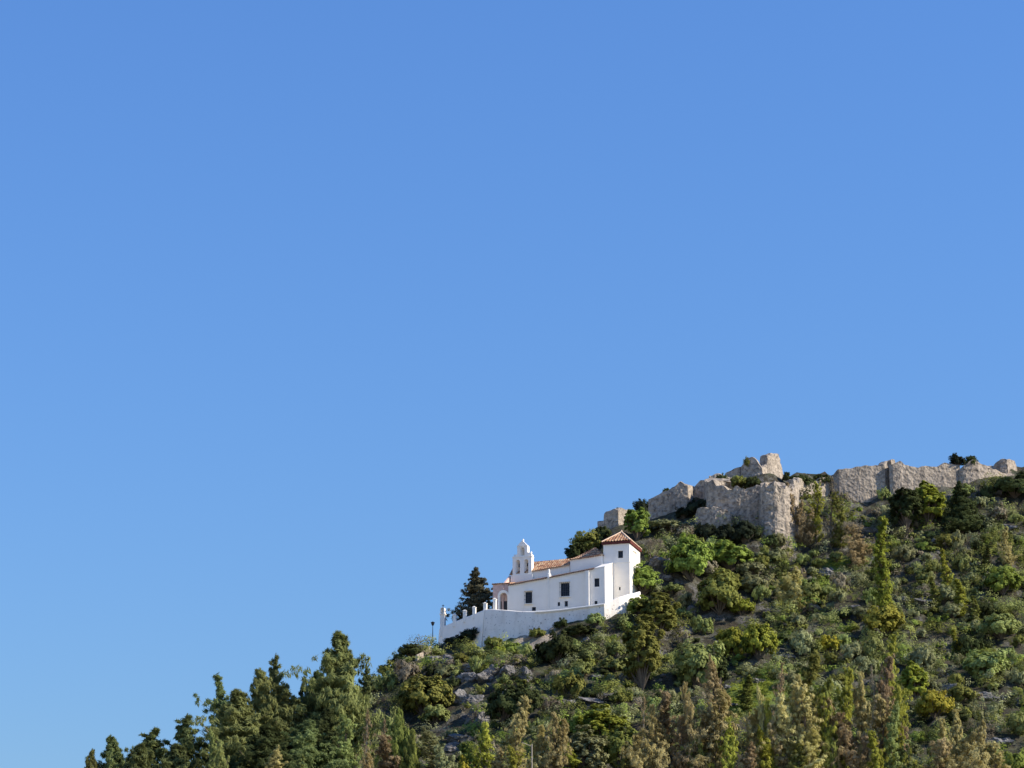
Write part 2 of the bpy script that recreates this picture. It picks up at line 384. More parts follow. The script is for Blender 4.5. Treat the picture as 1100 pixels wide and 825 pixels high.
reg('fir', *conifer(lambda t: 3.0*(1-t)**.9+.1, 96, .4, .2, .30, 10, 24, .40, .10, .03, .2, .05, .06, 53), 10)
for s in range(4): reg('shrub', *broad(2.4, 3.6, 24, 9, 40, .29, .75, .04, s+60), 3.6)
for s in range(3): reg('round_tree', *broad(3.6, 7.0, 34, 10, 46, .40, .8, .05, s+70, .32), 7)
for s in range(3): reg('tall_tree', *broad(2.9, 9.5, 46, 9, 44, .40, .95, .03, s+170, .36), 9.5)
for s in range(3): reg('mound', *broad(1.3, 1.25, 12, 7, 32, .18, .7, .03, s+80, .42, .45), 1.25)
for s in range(2): reg('twiggy', *twiggy(5, 1.0, 5, s+90), 6)
# ------------------------------------------------------------------ placing plants
PLACED = []
def setmat(o, m, i=0):
    o.material_slots[i].link = 'OBJECT'; o.material_slots[i].material = m
CATS = dict(tall_tree='tree', wide_conifer='conifer', pine='pine tree', airy_pine='pine tree', spire='conifer', bare_spire='conifer', column='cypress', fir='fir tree', shrub='shrub', round_tree='tree', mound='shrub', twiggy='bare tree')
NAMES = dict(tall_tree='leafy_tree', wide_conifer='conifer', pine='pine_tree', airy_pine='pine_tree', spire='conifer', bare_spire='conifer', column='cypress', fir='fir_tree', shrub='shrub', round_tree='leafy_tree', mound='shrub', twiggy='bare_tree')
def plant(kind, mat, loc, w, h, label, group=None, parts=True, bark='bark'):
    v = PROTO[kind][random.randrange(len(PROTO[kind]))]
    sc = (w/v['w'], w/v['w'], h/v['h']); rz = random.uniform(0, 6.28)
    if parts:
        e = empty(NAMES[kind], loc, rz, sc); tag(e, label, CATS[kind], group)
        c = obj('foliage' if kind in ('shrub', 'mound') else 'crown', v['crown'], e); setmat(c, M[mat])
        t = obj('stem' if kind in ('shrub', 'mound') else 'trunk', v['trunk'], e); setmat(t, M[bark])
        if kind == 'pine' or kind == 'airy_pine': pass
    else:
        e = obj(NAMES[kind], v['one']); e.location = loc; e.rotation_euler = (0, 0, rz); e.scale = sc; tag(e, label, CATS[kind], group); setmat(e, M[mat])
    PLACED.append((loc[0], loc[1], w)); return e
def T(kind, mat, px, top, w, label, Y=None, base=None, group=None, bark='bark', sink=.3):
    if kind in ('spire', 'bare_spire') and px > 385 and Y: w *= 1.12
    if kind in ('pine', 'airy_pine') and px < 400: w *= 1.3
    if Y is None:
        q = hit(px, base)
        if q is None: print('NOHIT', px, base, label); return
        x, Y, z = q
    else:
        if px > 385 and Y <= 424 and 'tree' not in kind and kind != 'shrub': Y -= 13
        p0 = P(px, top, Y); x = p0.x; z = ground(x, Y)
    ztop = P(px, top, Y).z; h = ztop-z+sink
    if kind == 'spire' and w*Y/F/h > .46: kind = 'wide_conifer'
    if kind in ('shrub', 'round_tree') and h/(w*Y/F) > 1.3: kind = 'tall_tree'
    if h < .6: print('LOW', px, top, label, round(h, 2)); h = 1.0
    return plant(kind, mat, (x, Y, z-sink), w*Y/F/CP, h, label, group, True, bark)
# left pine wood, left to right
T('pine', 'pine', 120, 792, 50, 'dark pine at the far left end of the tree line, lowest of the skyline pines', Y=425)
T('pine', 'pine_olive', 99, 806, 24, 'small pine at the very left edge of the wood, cut by the frame bottom', Y=418)
T('airy_pine', 'pine', 168, 782, 58, 'open airy pine second from the left end of the skyline', Y=428)
T('pine', 'pine', 150, 800, 50, 'short bushy pine between the two leftmost skyline pines', Y=418)
T('airy_pine', 'pine', 206, 768, 50, 'ragged pine with a bent side branch left of the tall pine group', Y=428)
T('pine', 'pine', 188, 800, 55, 'low dark pine filling the gap under the ragged pine', Y=414)
T('airy_pine', 'pine', 238, 726, 46, 'open topped pine with a leaning tip, left of the olive crowned pine', Y=438)
T('pine', 'pine_olive', 254, 742, 66, 'wide olive green pine with pale trunk showing, left of centre in the pine wood', Y=430, bark='pale_bark')
T('pine', 'pine_olive', 282, 721, 48, 'olive green pine with a blunt domed top in the pine wood', Y=436)
T('airy_pine', 'pine', 300, 704, 32, 'thin spiky pine rising as a narrow tip between two broad pines', Y=442)
T('pine', 'pine', 308, 738, 56, 'broad dark pine just left of the tallest pine', Y=436)
T('airy_pine', 'dark', 327, 727, 22, 'small dark pine tip touching the left side of the tallest pine', Y=441)
T('pine', 'pine_olive', 362, 680, 62, 'tallest pine on the left skyline with a full conical crown', Y=438)
T('pine', 'pine', 345, 722, 50, 'dark pine tucked behind the lower left of the tallest pine', Y=443)
T('airy_pine', 'pine', 391, 716, 24, 'small pine peeping out right of the tallest pine', Y=452)
T('pine', 'pine', 330, 775, 70, 'shaded pine under the broad dark pine, deep in the wood', Y=424)
T('pine', 'dark', 285, 780, 60, 'very dark pine in the shade at the bottom of the pine wood', Y=420)
T('spire', 'sage', 227, 785, 28, 'pale green young conifer in front of the pine wood, leftmost of the small ones', Y=412)
T('spire', 'sage', 238, 797, 30, 'pale silvery conifer beside the leftmost young conifer', Y=409)
T('spire', 'beige', 299, 805, 34, 'brownish conifer tip in front of the dark pines at the bottom edge', Y=409)
T('spire', 'sage', 325, 811, 24, 'small grey green conifer tip at the bottom edge below the tallest pine', Y=410)
T('spire', 'sage', 371, 768, 40, 'pale green fan shaped conifer at the foot of the tallest pine', Y=424)
T('pine', 'dark', 352, 762, 50, 'dark shaded pine beneath the tallest pine', Y=430)
T('bare_spire', 'brown', 394, 762, 22, 'slim brown withered conifer just right of the tallest pine', Y=420, bark='pale_bark')
T('bare_spire', 'brown', 411, 772, 16, 'thinnest brown withered conifer, left of the yellow green pine', Y=419, bark='pale_bark')
T('spire', 'brown', 416, 790, 44, 'wide dry brown conifer at the foot of the yellow green pine', Y=412)
T('spire', 'brown', 390, 808, 34, 'dry brown conifer top at the bottom edge under the slim brown conifer', Y=410)
T('pine', 'pine_light', 428, 763, 40, 'rounded yellow green pine in front of the dark rocky slope', Y=416)
T('pine', 'pine_light', 442, 785, 34, 'lower yellow green pine against the right of the rounded one', Y=412)
T('spire', 'grey', 459, 783, 46, 'feathery grey green conifer right of the yellow green pines', Y=413)
T('spire', 'grey', 478, 800, 30, 'grey green conifer shoulder beside the feathery one, at the bottom edge', Y=411)
T('spire', 'yellowgreen', 519, 777, 30, 'small bright yellow conifer alone in front of dark rocks', Y=417)
T('shrub', 'bright', 504, 798, 22, 'small green shrub at the left foot of the bright yellow conifer', Y=415)
T('shrub', 'gold', 497, 812, 14, 'tiny orange yellow shrub at the bottom edge left of the yellow conifer', Y=411)
T('spire', 'yellowgreen', 549, 802, 30, 'yellow green conifer tip left of the wooden utility pole', Y=412)
T('spire', 'beige', 556, 748, 30, 'sparse brownish conifer in front of the dark green round tree', Y=424)
T('spire', 'beige', 580, 778, 34, 'beige sparse conifer directly behind the utility pole', Y=414)
for px, top, w, mt, lb in ((440, 805, 30, 'sage', 'pale green conifer tip below the rounded yellow green pine'), (531, 806, 26, 'beige', 'beige conifer tip right of the small bright yellow conifer'), (600, 772, 30, 'beige', 'beige conifer standing behind the yellow green bush at the bottom'),
        (704, 772, 34, 'beige', 'beige conifer between the two big grey brown conifers'), (735, 768, 34, 'brown', 'brown conifer skirting the left of the wide beige and olive one'), (745, 795, 36, 'olive', 'olive conifer at the bottom edge under the wide beige one'), (812, 762, 30, 'beige', 'straw coloured conifer just under the slim green cypress'),
        (833, 775, 34, 'brown', 'brown conifer beside the yellow green leafy conifer'), (858, 735, 40, 'beige', 'beige conifer on the left flank of the broad olive one'), (890, 728, 34, 'olive', 'olive conifer on the right flank of the broad olive one'), (925, 742, 30, 'beige', 'beige conifer left of the leafless grey conifer at right'),
        (926, 790, 34, 'brown', 'brown conifer tip at the bottom edge right of the thicket'), (896, 790, 34, 'olive', 'olive conifer tip at the bottom edge inside the thicket'), (970, 792, 26, 'dark', 'dark conifer in the gully at the bottom right'), (1062, 800, 34, 'beige', 'beige conifer tip left of the bottom right corner bush'),
        (742, 733, 24, 'beige', 'slender olive gold conifer left of the tall brown tip'), (776, 744, 24, 'beige', 'slender olive gold conifer right of the tall brown tip'), (704, 756, 24, 'beige', 'slender straw conifer on the left flank of the grey brown one'), (860, 724, 24, 'beige', 'slender straw spire rising left of the broad olive conifer'),
        (888, 734, 22, 'yellowgreen', 'slender yellow green spire on the right of the broad olive conifer'), (926, 722, 22, 'beige', 'slender straw spire left of the dry brown column'), (966, 738, 20, 'yellowgreen', 'slender yellow green spire right of the dry brown column'), (1013, 772, 22, 'beige', 'slender straw spire left of the narrow beige conifer at lower right'),
        (1056, 774, 24, 'beige', 'slender straw spire above the bottom right conifers'), (828, 752, 24, 'yellowgreen', 'slender yellow green spire below the thin brown conifer'), (592, 766, 22, 'beige', 'slender straw spire right of the utility pole'), (815, 738, 20, 'beige', 'slender straw spire at the edge of the grass patch'),
        (670, 800, 30, 'olive', 'olive conifer tip at the bottom edge left of the beige and yellow one')):
    T('spire', mt, px, top, w, lb, Y=413)
# shrubs and trees under the hermitage
T('shrub', 'olive', 455, 727, 62, 'large spreading olive shrub in the middle of the dark slope under the terrace', base=772)
T('shrub', 'grey', 478, 715, 20, 'small grey shrub just above the large spreading olive shrub', base=731)
T('shrub', 'sage', 468, 758, 30, 'pale low shrub under the right side of the spreading olive shrub', base=780)
T('shrub', 'olive', 494, 702, 16, 'small round shrub on the rock below the left terrace wall', base=712)
T('shrub', 'dark', 441, 692, 26, 'dark skyline shrub left of the low path wall', base=707)
T('shrub', 'dark', 428, 703, 16, 'small dark shrub left of the larger skyline shrub', base=716)
T('shrub', 'olive', 416, 710, 20, 'olive shrub lower on the left skyline', base=727)
T('shrub', 'grey', 403, 728, 24, 'greyish shrub on the skyline right behind the pine wood', base=745)
T('shrub', 'blackgreen', 468, 680, 18, 'dark bush at the foot of the tall shrine pillar', base=693)
T('shrub', 'blackgreen', 508, 676, 30, 'dark bush against the left terrace wall beside its corner', base=692)
T('shrub', 'blackgreen', 489, 683, 24, 'dark bush against the left terrace wall under the white pillars', base=695)
T('shrub', 'bright', 552, 691, 26, 'bright green shrub below the terrace wall right of its corner', base=705)
T('shrub', 'lime', 536, 695, 20, 'light green low shrub just below the terrace corner', base=707)
T('shrub', 'olive', 577, 674, 18, 'low olive weed bush at the wall foot beside the tan slope', base=687)
T('shrub', 'dark', 603, 664, 15, 'small dark bush at the wall foot under the two little windows', base=675)
T('shrub', 'sage', 640, 659, 20, 'pale bush at the wall foot below the annex', base=673)
T('shrub', 'olive', 530, 684, 18, 'olive bush at the wall foot right beside the terrace corner', base=698)
T('round_tree', 'dark', 541, 737, 36, 'dark green round tree on the dark slope, left one of the pair', base=778)
T('round_tree', 'dark', 565, 736, 38, 'dark green round tree on the dark slope, right one of the pair', base=776)
T('shrub', 'dark', 597, 679, 42, 'dense dark green bush right of the bare tan slope below the terrace', base=716)
T('shrub', 'dark', 622, 672, 36, 'dark bush at the foot of the terrace wall under the large window', base=686)
T('shrub', 'sage', 614, 720, 28, 'grey green shrub below the dense dark bush', base=740)
T('shrub', 'sage', 660, 705, 28, 'pale shrub on the open slope left of the tall olive tree', base=722)
T('round_tree', 'bright', 691, 607, 36, 'bright green leafy tree right in front of the tower', base=640)
T('round_tree', 'bright', 686, 640, 26, 'light green leafy tree under the one at the tower', base=662)
T('round_tree', 'olive', 706, 637, 42, 'olive leafy tree right of the end of the terrace wall', base=690)
T('round_tree', 'olive', 690, 662, 40, 'tall olive tree on the slope below the terrace wall end', base=742)
T('round_tree', 'lime', 648, 759, 50, 'bright green round tree near the bottom, left of the brown conifers', Y=420)
T('round_tree', 'bright', 618, 765, 40, 'green tree joined to the left of the bright round tree at the bottom', Y=423)
T('round_tree', 'pine_light', 668, 779, 44, 'green tree joined to the right of the bright round tree at the bottom', Y=416)
T('shrub', 'grey', 630, 781, 40, 'grey green bush in front of the bright round tree at the bottom', Y=413)
T('shrub', 'lime', 606, 800, 30, 'yellow green bush at the bottom edge right of the utility pole', Y=411)
T('bare_spire', 'brown', 690, 748, 16, 'spindly brown bare conifer left of the twin brown conifers', Y=421, bark='pale_bark')
T('spire', 'beige', 690, 784, 46, 'beige and yellow conifer at the bottom under the spindly brown one', Y=412)
T('spire', 'brown', 717, 744, 40, 'grey brown conifer left of the tall brown tipped conifer', Y=418)
T('bare_spire', 'twig', 737, 750, 30, 'leafless grey conifer between the two big brown conifers', Y=420, bark='pale_bark')
T('spire', 'brown', 760, 708, 30, 'tall brown tipped conifer standing highest in the bottom centre', Y=417)
T('spire', 'beige', 764, 740, 58, 'wide beige and olive conifer skirting the tall brown tip', Y=413)
T('spire', 'yellowgreen', 780, 770, 28, 'yellow green conifer at the right foot of the tall brown tip', Y=411)
T('column', 'pine_light', 802, 726, 18, 'slim green young cypress on the bright grass patch', base=764)
T('bare_spire', 'brown', 836, 712, 26, 'thin brown conifer right of the bright grass patch', Y=428)
T('spire', 'beige', 840, 748, 44, 'olive beige conifer below the grass patch', Y=413)
T('spire', 'yellowgreen', 822, 782, 30, 'yellow green leafy conifer at the bottom, left of the brown thicket', Y=411)
T('spire', 'olive', 872, 704, 56, 'broad olive conifer with a rounded top right of the grass patch', Y=420)
T('spire', 'yellowgreen', 906, 718, 26, 'slender yellow green conifer right of the broad olive one', Y=419)
T('spire', 'brown', 886, 752, 44, 'brown conifer in the thicket under the broad olive one', Y=413)
T('spire', 'beige', 874, 783, 36, 'straw coloured conifer in the front of the brown thicket', Y=410)
T('spire', 'brown', 912, 765, 38, 'brown conifer at the right side of the thicket', Y=412)
T('spire', 'brown', 800, 800, 30, 'brown conifer top at the bottom edge below the slim green cypress', Y=410)
T('spire', 'olive', 852, 798, 30, 'olive conifer at the bottom edge beside the straw coloured one', Y=410)
T('spire', 'yellowgreen', 957, 682, 26, 'yellow green conifer crown above a dry brown trunk zone', Y=433)
T('spire', 'brown', 953, 706, 30, 'dry brown conifer under the yellow green crown', Y=424)
T('bare_spire', 'twig', 938, 715, 22, 'leafless grey conifer left of the dry brown column', Y=423, bark='pale_bark')
T('spire', 'beige', 940, 748, 40, 'beige conifer below the dry brown column', Y=414)
T('spire', 'sage', 957, 758, 30, 'pale green conifer at the bottom beside the dark gully', Y=412)
T('spire', 'yellowgreen', 938, 785, 26, 'yellow green conifer tip at the bottom edge left of the dark gully', Y=409)
T('round_tree', 'lime', 983, 712, 28, 'small bright green tree right of the dry brown column', base=756)
T('shrub', 'grey', 992, 695, 26, 'grey green feathery bush above the small bright green tree', base=724)
T('spire', 'beige', 1025, 762, 24, 'narrow beige conifer at the lower right', Y=420)
T('spire', 'beige', 1040, 788, 56, 'broad straw and olive conifer at the bottom right', Y=412)
T('spire', 'brown', 1008, 796, 40, 'brown conifer at the bottom right edge beside the dark gully', Y=411)
T('shrub', 'bright', 1092, 808, 40, 'green bush in the bottom right corner', Y=412)
T('shrub', 'gold', 1004, 742, 42, 'golden yellow shrub above the brown conifers at lower right', base=776)
T('shrub', 'yellow', 890, 683, 25, 'bright yellow bush in the middle of the right slope', base=702)
T('shrub', 'grey', 863, 677, 20, 'grey bush left of the bright yellow bush', base=700)
T('shrub', 'yellowgreen', 950, 652, 44, 'yellow green low shrub at the foot of the tall cypress', base=684)
T('column', 'lime', 951, 556, 22, 'tall bright green cypress standing alone on the right slope', base=662)
T('column', 'olive', 1047, 640, 12, 'slim olive cypress right of the small cypress cluster', base=672)
T('column', 'olive', 1060, 586, 11, 'small slim cypress on the upper right slope below the fir', base=612)
T('column', 'yellowgreen', 1017, 590, 13, 'slim yellow green cypress right of the tall bright one, upper of the cluster', base=640)
T('column', 'yellowgreen', 1031, 622, 16, 'slim yellow green cypress, right one of the cluster', base=664)
T('column', 'olive', 1005, 620, 14, 'slim olive cypress, left one of the cluster', base=657)
T('column', 'yellowgreen', 1028, 676, 12, 'smallest slim cypress below the cluster', base=708)
T('spire', 'beige', 1083, 566, 20, 'brown topped cypress at the right edge under the castle', base=612)
T('shrub', 'bright', 1078, 610, 40, 'fresh green bush under the brown topped cypress', base=640)
T('shrub', 'sage', 1076, 660, 44, 'pale green bush at the right edge mid slope', base=690)
T('shrub', 'sage', 1060, 700, 50, 'pale green bush below the slim cypresses at the right', base=734)
T('round_tree', 'lime', 997, 519, 36, 'bright green round tree against the right castle wall', base=566)
T('round_tree', 'dark', 974, 526, 34, 'dark green tree left of the bright one against the right castle wall', base=570)
T('fir', 'dark', 1034, 518, 44, 'dark fir with level branches under the right castle wall', base=572)
T('shrub', 'dark', 1090, 508, 50, 'dark bush on the ridge at the right edge', base=535)
T('round_tree', 'bright', 743, 575, 46, 'bright green leafy tree under the bastion, left one of two', base=626)
T('round_tree', 'bright', 786, 583, 46, 'bright green leafy tree under the bastion, right one of two', base=616)
T('shrub', 'sage', 722, 627, 24, 'pale green bush right of the light rock slab', base=642)
T('round_tree', 'olive', 773, 613, 46, 'round olive tree with yellowish top in the middle of the slope', base=662)
T('shrub', 'lime', 796, 643, 30, 'small yellow green bush below the round olive tree', base=662)
T('shrub', 'lime', 787, 675, 38, 'lime green bush on the mid slope, left one of two', base=712)
T('shrub', 'lime', 815, 671, 40, 'lime green bush on the mid slope, right one of two', base=714)
T('shrub', 'sage', 750, 690, 50, 'big round grey green shrub on the mid slope', base=742)
T('shrub', 'dark', 772, 703, 20, 'dark green shrub tucked at the right of the big grey green one', base=738)
T('spire', 'beige', 850, 610, 34, 'feathery beige tree in the middle of the scrub slope', base=660)
T('shrub', 'grey', 810, 617, 36, 'grey green bush right of the round olive tree', base=640)
T('shrub', 'grey', 806, 601, 30, 'grey green bush below the right bright tree', base=618)
T('spire', 'brown', 848, 518, 16, 'grey brown conifer close against the right end of the bastion', base=588)
T('spire', 'brown', 864, 540, 24, 'bushy brown conifer right of the bastion', base=590)
T('spire', 'yellowgreen', 877, 518, 19, 'yellow green conifer in the group right of the bastion', base=585)
T('bare_spire', 'twig', 893, 512, 22, 'thin grey conifer in the group right of the bastion', base=590)
T('spire', 'olive', 903, 528, 22, 'dull olive conifer at the left end of the right castle wall', base=590)
T('spire', 'brown', 919, 565, 30, 'low brown conifer left of the tall bright cypress', base=612)
T('twiggy', 'twig', 912, 560, 34, 'bare grey tree left of the tall bright cypress', base=595)
T('twiggy', 'twig', 700, 578, 34, 'bare brownish tree right behind the tower roof', base=612)
T('shrub', 'olive', 632, 571, 32, 'olive bush on the skyline left of the tower roof', Y=516)
T('shrub', 'dark', 618, 582, 20, 'dark bush on the skyline above the nave roof', Y=514)
T('shrub', 'dark', 646, 566, 22, 'dark bush on the skyline under the small ruin', Y=519)
T('round_tree', 'bright', 684, 547, 26, 'bright green tree right of the small ruined turret', base=582)
T('shrub', 'blackgreen', 689, 537, 18, 'dark bush at the left end of the west curtain wall', base=556)
T('shrub', 'grey', 716, 560, 40, 'pale grey scrub bush below the west curtain wall', base=573)
T('shrub', 'blackgreen', 750, 537, 26, 'dark bush in the recess between curtain wall and bastion', base=556)
T('shrub', 'blackgreen', 734, 545, 18, 'dark bush at the right foot of the west curtain wall', base=557)
T('shrub', 'blackgreen', 800, 560, 30, 'black green bush at the foot of the bastion, right of centre', base=585)
T('shrub', 'blackgreen', 780, 564, 30, 'black green bush at the foot of the bastion, left of centre', base=588)
T('shrub', 'blackgreen', 758, 562, 22, 'black green bush at the left foot of the bastion', base=584)
T('shrub', 'dark', 828, 575, 16, 'dark bush at the foot of the projecting bastion face', base=590)
# ------------------------------------------------------------------ rocks
def rock_mesh(name, seed, mat):
    bm = bmesh.new(); bmesh.ops.create_icosphere(bm, subdivisions=4, radius=1)
    co = np.array([v.co[:] for v in bm.verts])
    rs = np.random.default_rng(seed); r = np.ones(len(co))*1.25
    for k in range(26):
        d = nrm(rs.normal(size=3)); c = rs.uniform(.5, .98); dt = co@d
        r = np.where(dt > .05, np.minimum(r, c/np.maximum(dt, .05)), r)
    r = r*(1+fbm(co*1.7+seed*9, 4)*.22+fbm(co*6+seed*5, 3)*.08)
    for v, s in zip(bm.verts, r): v.co *= s
    me = bpy.data.meshes.new(name); bm.to_mesh(me); bm.free(); me.materials.append(mat); return me
RM = [rock_mesh('boulder', s, M['rock']) for s in range(4)]+[rock_mesh('tan_boulder', 9, M['tanrock'])]
def rock(px, py, w, h, label, v=None, group=None):
    q = hit(px, py+h*.4)
    if q is None: print('NOROCK', px, py); return
    s = q.y/F; o = obj('boulder', RM[random.randrange(4) if v is None else v])
    o.location = (q.x, q.y+.4*w*s*.5, q.z+h*s*.10); o.scale = (w*s*.72, w*s*.55, h*s*.55); o.rotation_euler = (random.uniform(-.2, .2), random.uniform(-.2, .2), random.uniform(0, 6.3))
    tag(o, label, 'rock', group); PLACED.append((q.x, q.y, w*s))
for a in ((530, 718, 16, 22, 'tall grey rock face below the terrace corner'), (507, 764, 16, 24, 'upright grey rock in the middle of the dark slope'), (494, 742, 18, 20, 'grey rock right of the spreading olive shrub'),
          (482, 707, 18, 14, 'bluish grey rock under the left terrace wall'), (485, 803, 26, 16, 'rock cluster in the dark hollow right of the grey conifers'), (525, 735, 12, 7, 'pale flat rock left of the dark green tree pair'),
          (535, 705, 8, 9, 'small pale rock below the terrace corner'), (512, 699, 20, 12, 'grey outcrop directly under the terrace corner'), (500, 725, 16, 20, 'shadowed rock face under the small round shrub'), (565, 722, 18, 26, 'grey cliff block under the bare tan slope'), (629, 688, 16, 11, 'bluish rock at the foot of the terrace wall'),
          (597, 742, 8, 12, 'small pale upright rock below the dense dark bush'), (609, 752, 20, 12, 'flat grey rock above the bottom green trees'), (640, 752, 30, 12, 'long shaded rock ledge left of the spindly brown conifer'), (709, 599, 26, 22, 'large pale outcrop right of the tower'),
          (718, 621, 18, 9, 'pale rock slab below the large outcrop at the tower'), (1033, 739, 9, 8, 'small whitish rock at the lower right slope'), (1018, 738, 22, 14, 'grey rock left of the small whitish one'), (1052, 745, 26, 14, 'dark grey rock right of the small whitish one'),
          (1074, 796, 26, 18, 'big rounded boulder near the bottom right corner'), (971, 642, 14, 9, 'pale rock right of the tall bright cypress foot'), (996, 643, 22, 14, 'blue grey rock left of the slim cypress cluster'), (1052, 643, 18, 8, 'grey rock right of the slim cypress cluster'),
          (1004, 580, 8, 7, 'small white rock under the right castle trees'), (1082, 565, 24, 11, 'pale outcrop at the right edge below the ridge'), (1075, 527, 12, 10, 'whitish rock beneath the ridge bush at right'), (814, 730, 20, 8, 'grey rock above the grass patch'),
          (849, 705, 16, 9, 'flat pale rock below the grey bush'), (787, 756, 22, 7, 'light rock in the grass at the bottom centre'), (916, 652, 20, 6, 'pale flat rock left of the tall cypress foot'), (739, 675, 16, 20, 'shaded rock face above the big grey green shrub'),
          (890, 615, 26, 14, 'shaded rock bank below the castle conifers'), (832, 655, 14, 10, 'grey rock below the feathery beige tree'), (745, 655, 12, 12, 'grey rock beneath the round olive tree'), (930, 566, 16, 14, 'pale rock below the left part of the right castle wall'), (640, 725, 20, 10, 'brownish rock in the open slope below the terrace')):
    rock(*a)
for a in ((500, 714, 30, 20, 'craggy grey rock under the left terrace wall corner'), (522, 724, 24, 20, 'craggy rock face left of the tall grey one'), (543, 744, 20, 22, 'steep grey crag between the dark green tree pair and the tan slope'), (504, 748, 26, 20, 'broad dark crag in the middle of the left slope'),
          (518, 770, 22, 22, 'dark crag above the bright yellow conifer'), (494, 788, 26, 18, 'shadowed crag left of the bright yellow conifer'), (548, 718, 18, 18, 'grey crag just left of the bare tan slope'), (462, 705, 22, 12, 'low crag below the path wall on the left skyline'), (440, 740, 22, 14, 'dark crag at the left of the spreading olive shrub'), (660, 745, 26, 14, 'dark rock bank above the bright round tree at the bottom'),
          (1010, 744, 30, 16, 'dark craggy rock bank left of the small whitish rock'), (1062, 748, 30, 14, 'dark craggy rock bank at the lower right edge')):
    rock(*a)
for a in ((574, 677, 12, 7, 'tan rock at the top of the bare slope under the terrace'), (566, 688, 10, 8, 'tan rock in the middle of the bare slope under the terrace'), (562, 703, 14, 7, 'tan rock at the bottom of the bare slope under the terrace'), (583, 672, 8, 5, 'small tan rock touching the terrace wall foot')):
    rock(*a, v=4)
for k in range(48):
    px, py = random.uniform(440, 1095), random.uniform(575, 815)
    if px < 690 and py < 690: continue
    q = hit(px, py)
    if q is None or any((q.x-a)**2+(q.y-b)**2 < (w*.35)**2 for a, b, w in PLACED): continue
    sd = 'left half of the slope' if px < 770 else 'right half of the slope'
    rock(px, py, random.uniform(5, 11), random.uniform(4, 8), 'small grey limestone rock lying among the scrub on the '+sd, group='small grey rocks on the '+sd)
# ------------------------------------------------------------------ filler scrub, one object each, labelled by the place it grows in
ZONES = [
    (400, 700, 560, 825, 'on the dark slope left of the terrace', 17),
    (560, 670, 680, 800, 'straight below the terrace wall', 18),
    (690, 600, 830, 690, 'between tower and round olive tree', 16),
    (690, 690, 840, 790, 'around the bottom grass patch', 10),
    (830, 590, 945, 680, 'left of the tall bright cypress', 26),
    (840, 680, 1000, 760, 'around the bright yellow bush', 16),
    (960, 560, 1100, 660, 'right of the tall bright cypress', 28),
    (1000, 660, 1100, 825, 'on the lower slope at right', 22),
    (690, 545, 850, 600, 'at the foot of the bastion', 10),
    (880, 535, 1100, 575, 'under the right castle wall', 14)]
rz_ = random.Random(5)
NF = 0
for (x0, y0, x1, y1, where, n) in ZONES:
    k = 0; tries = 0
    while k < n and tries < n*12:
        tries += 1
        px, py = rz_.uniform(x0, x1), rz_.uniform(y0, y1); q = hit(px, py)
        if q is None or q.y > 545: continue
        if px < 690 and py < 668+max(0, (575-px)*.45): continue
        if 690 < px < 765 and py < 572: continue
        if any((q.x-a)**2+(q.y-b)**2 < (w*.42+.5)**2 for a, b, w in PLACED): continue
        w = rz_.uniform(2.2, 4.3)*rz_.choice((.8, 1, 1, 1.25)); kind = rz_.choice(('mound', 'mound', 'shrub'))
        mt, cl = rz_.choice((('grey', 'grey green'), ('grey', 'grey green'), ('sage', 'pale green'), ('sage', 'pale green'), ('olive', 'olive green'), ('dark', 'dark green'), ('twig', 'greyish brown')))
        plant(kind, mt, (q.x, q.y, q.z-.25), w, w*rz_.uniform(.55, .85)+.3, 'small %s shrub in scrub %s' % (cl, where), '%s shrubs %s' % (cl, where), False)
        k += 1; NF += 1
print('fillers', NF)
# undergrowth and grass nobody could count: merged tufts
def tufts(name, spots, n, ls, lw, rad, mat, label, cat):
    cen = np.array(spots); cen[:, 2] += rad*.35
    r = np.repeat(RNG.uniform(.5, 1.4, (len(cen), 1)), 3, 1)*np.array([rad, rad, rad*.7])
    Q = clumps(cen, r, n, ls, lw, .5, .7)
    o = obj(name, quads_mesh(name, Q, [M[mat]])); return tag(o, label, cat, None, 'stuff')
def cover(n, thr):
    g = RNG.uniform(size=(n, 2))*np.array([255, 175])+np.array([-96, 376]); z = ground_np(g); keep = []
    d = fbm(np.column_stack([g*.11, z*0]), 3)
    pz = np.array([proj((x, y, q)) for (x, y), q in zip(g, z)])
    for (x, y), q, e, (px, py) in zip(g, z, d, pz):
        if not (340 < px < 1300 and 490 < py < 960) or e < thr or y > 547: continue
        if 470 < px < 690 and y > 474 and py < 668+max(0, (575-px)*.45): continue
        if 500 < px < 585 and 672 < py < 699: continue
        if 690 < px < 860 and y > 518 or px >= 860 and y > 531: continue
        if 690 < px < 765 and py < 566: continue
        if (px-572)**2/13**2+(py-686)**2/16**2 < 1: continue
        if (px-810)**2/42**2+(py-746)**2/17**2 < 1: continue
        keep.append((x, y, q))
    return keep
k1 = cover(40000, -.1)[:4000]; a = len(k1); print('tufts', a)
for nm, lo, hi, mt, lb in (('undergrowth', 0, .4, 'grey', 'grey green low undergrowth covering the hillside between shrubs'), ('undergrowth', .4, .8, 'olive', 'olive green low undergrowth covering the hillside between rocks'), ('undergrowth', .8, 1, 'brown', 'dry brownish undergrowth scattered over the hillside')):
    tufts(nm, k1[int(a*lo):int(a*hi)], 16, .26, .10, .42, mt, lb, 'undergrowth')
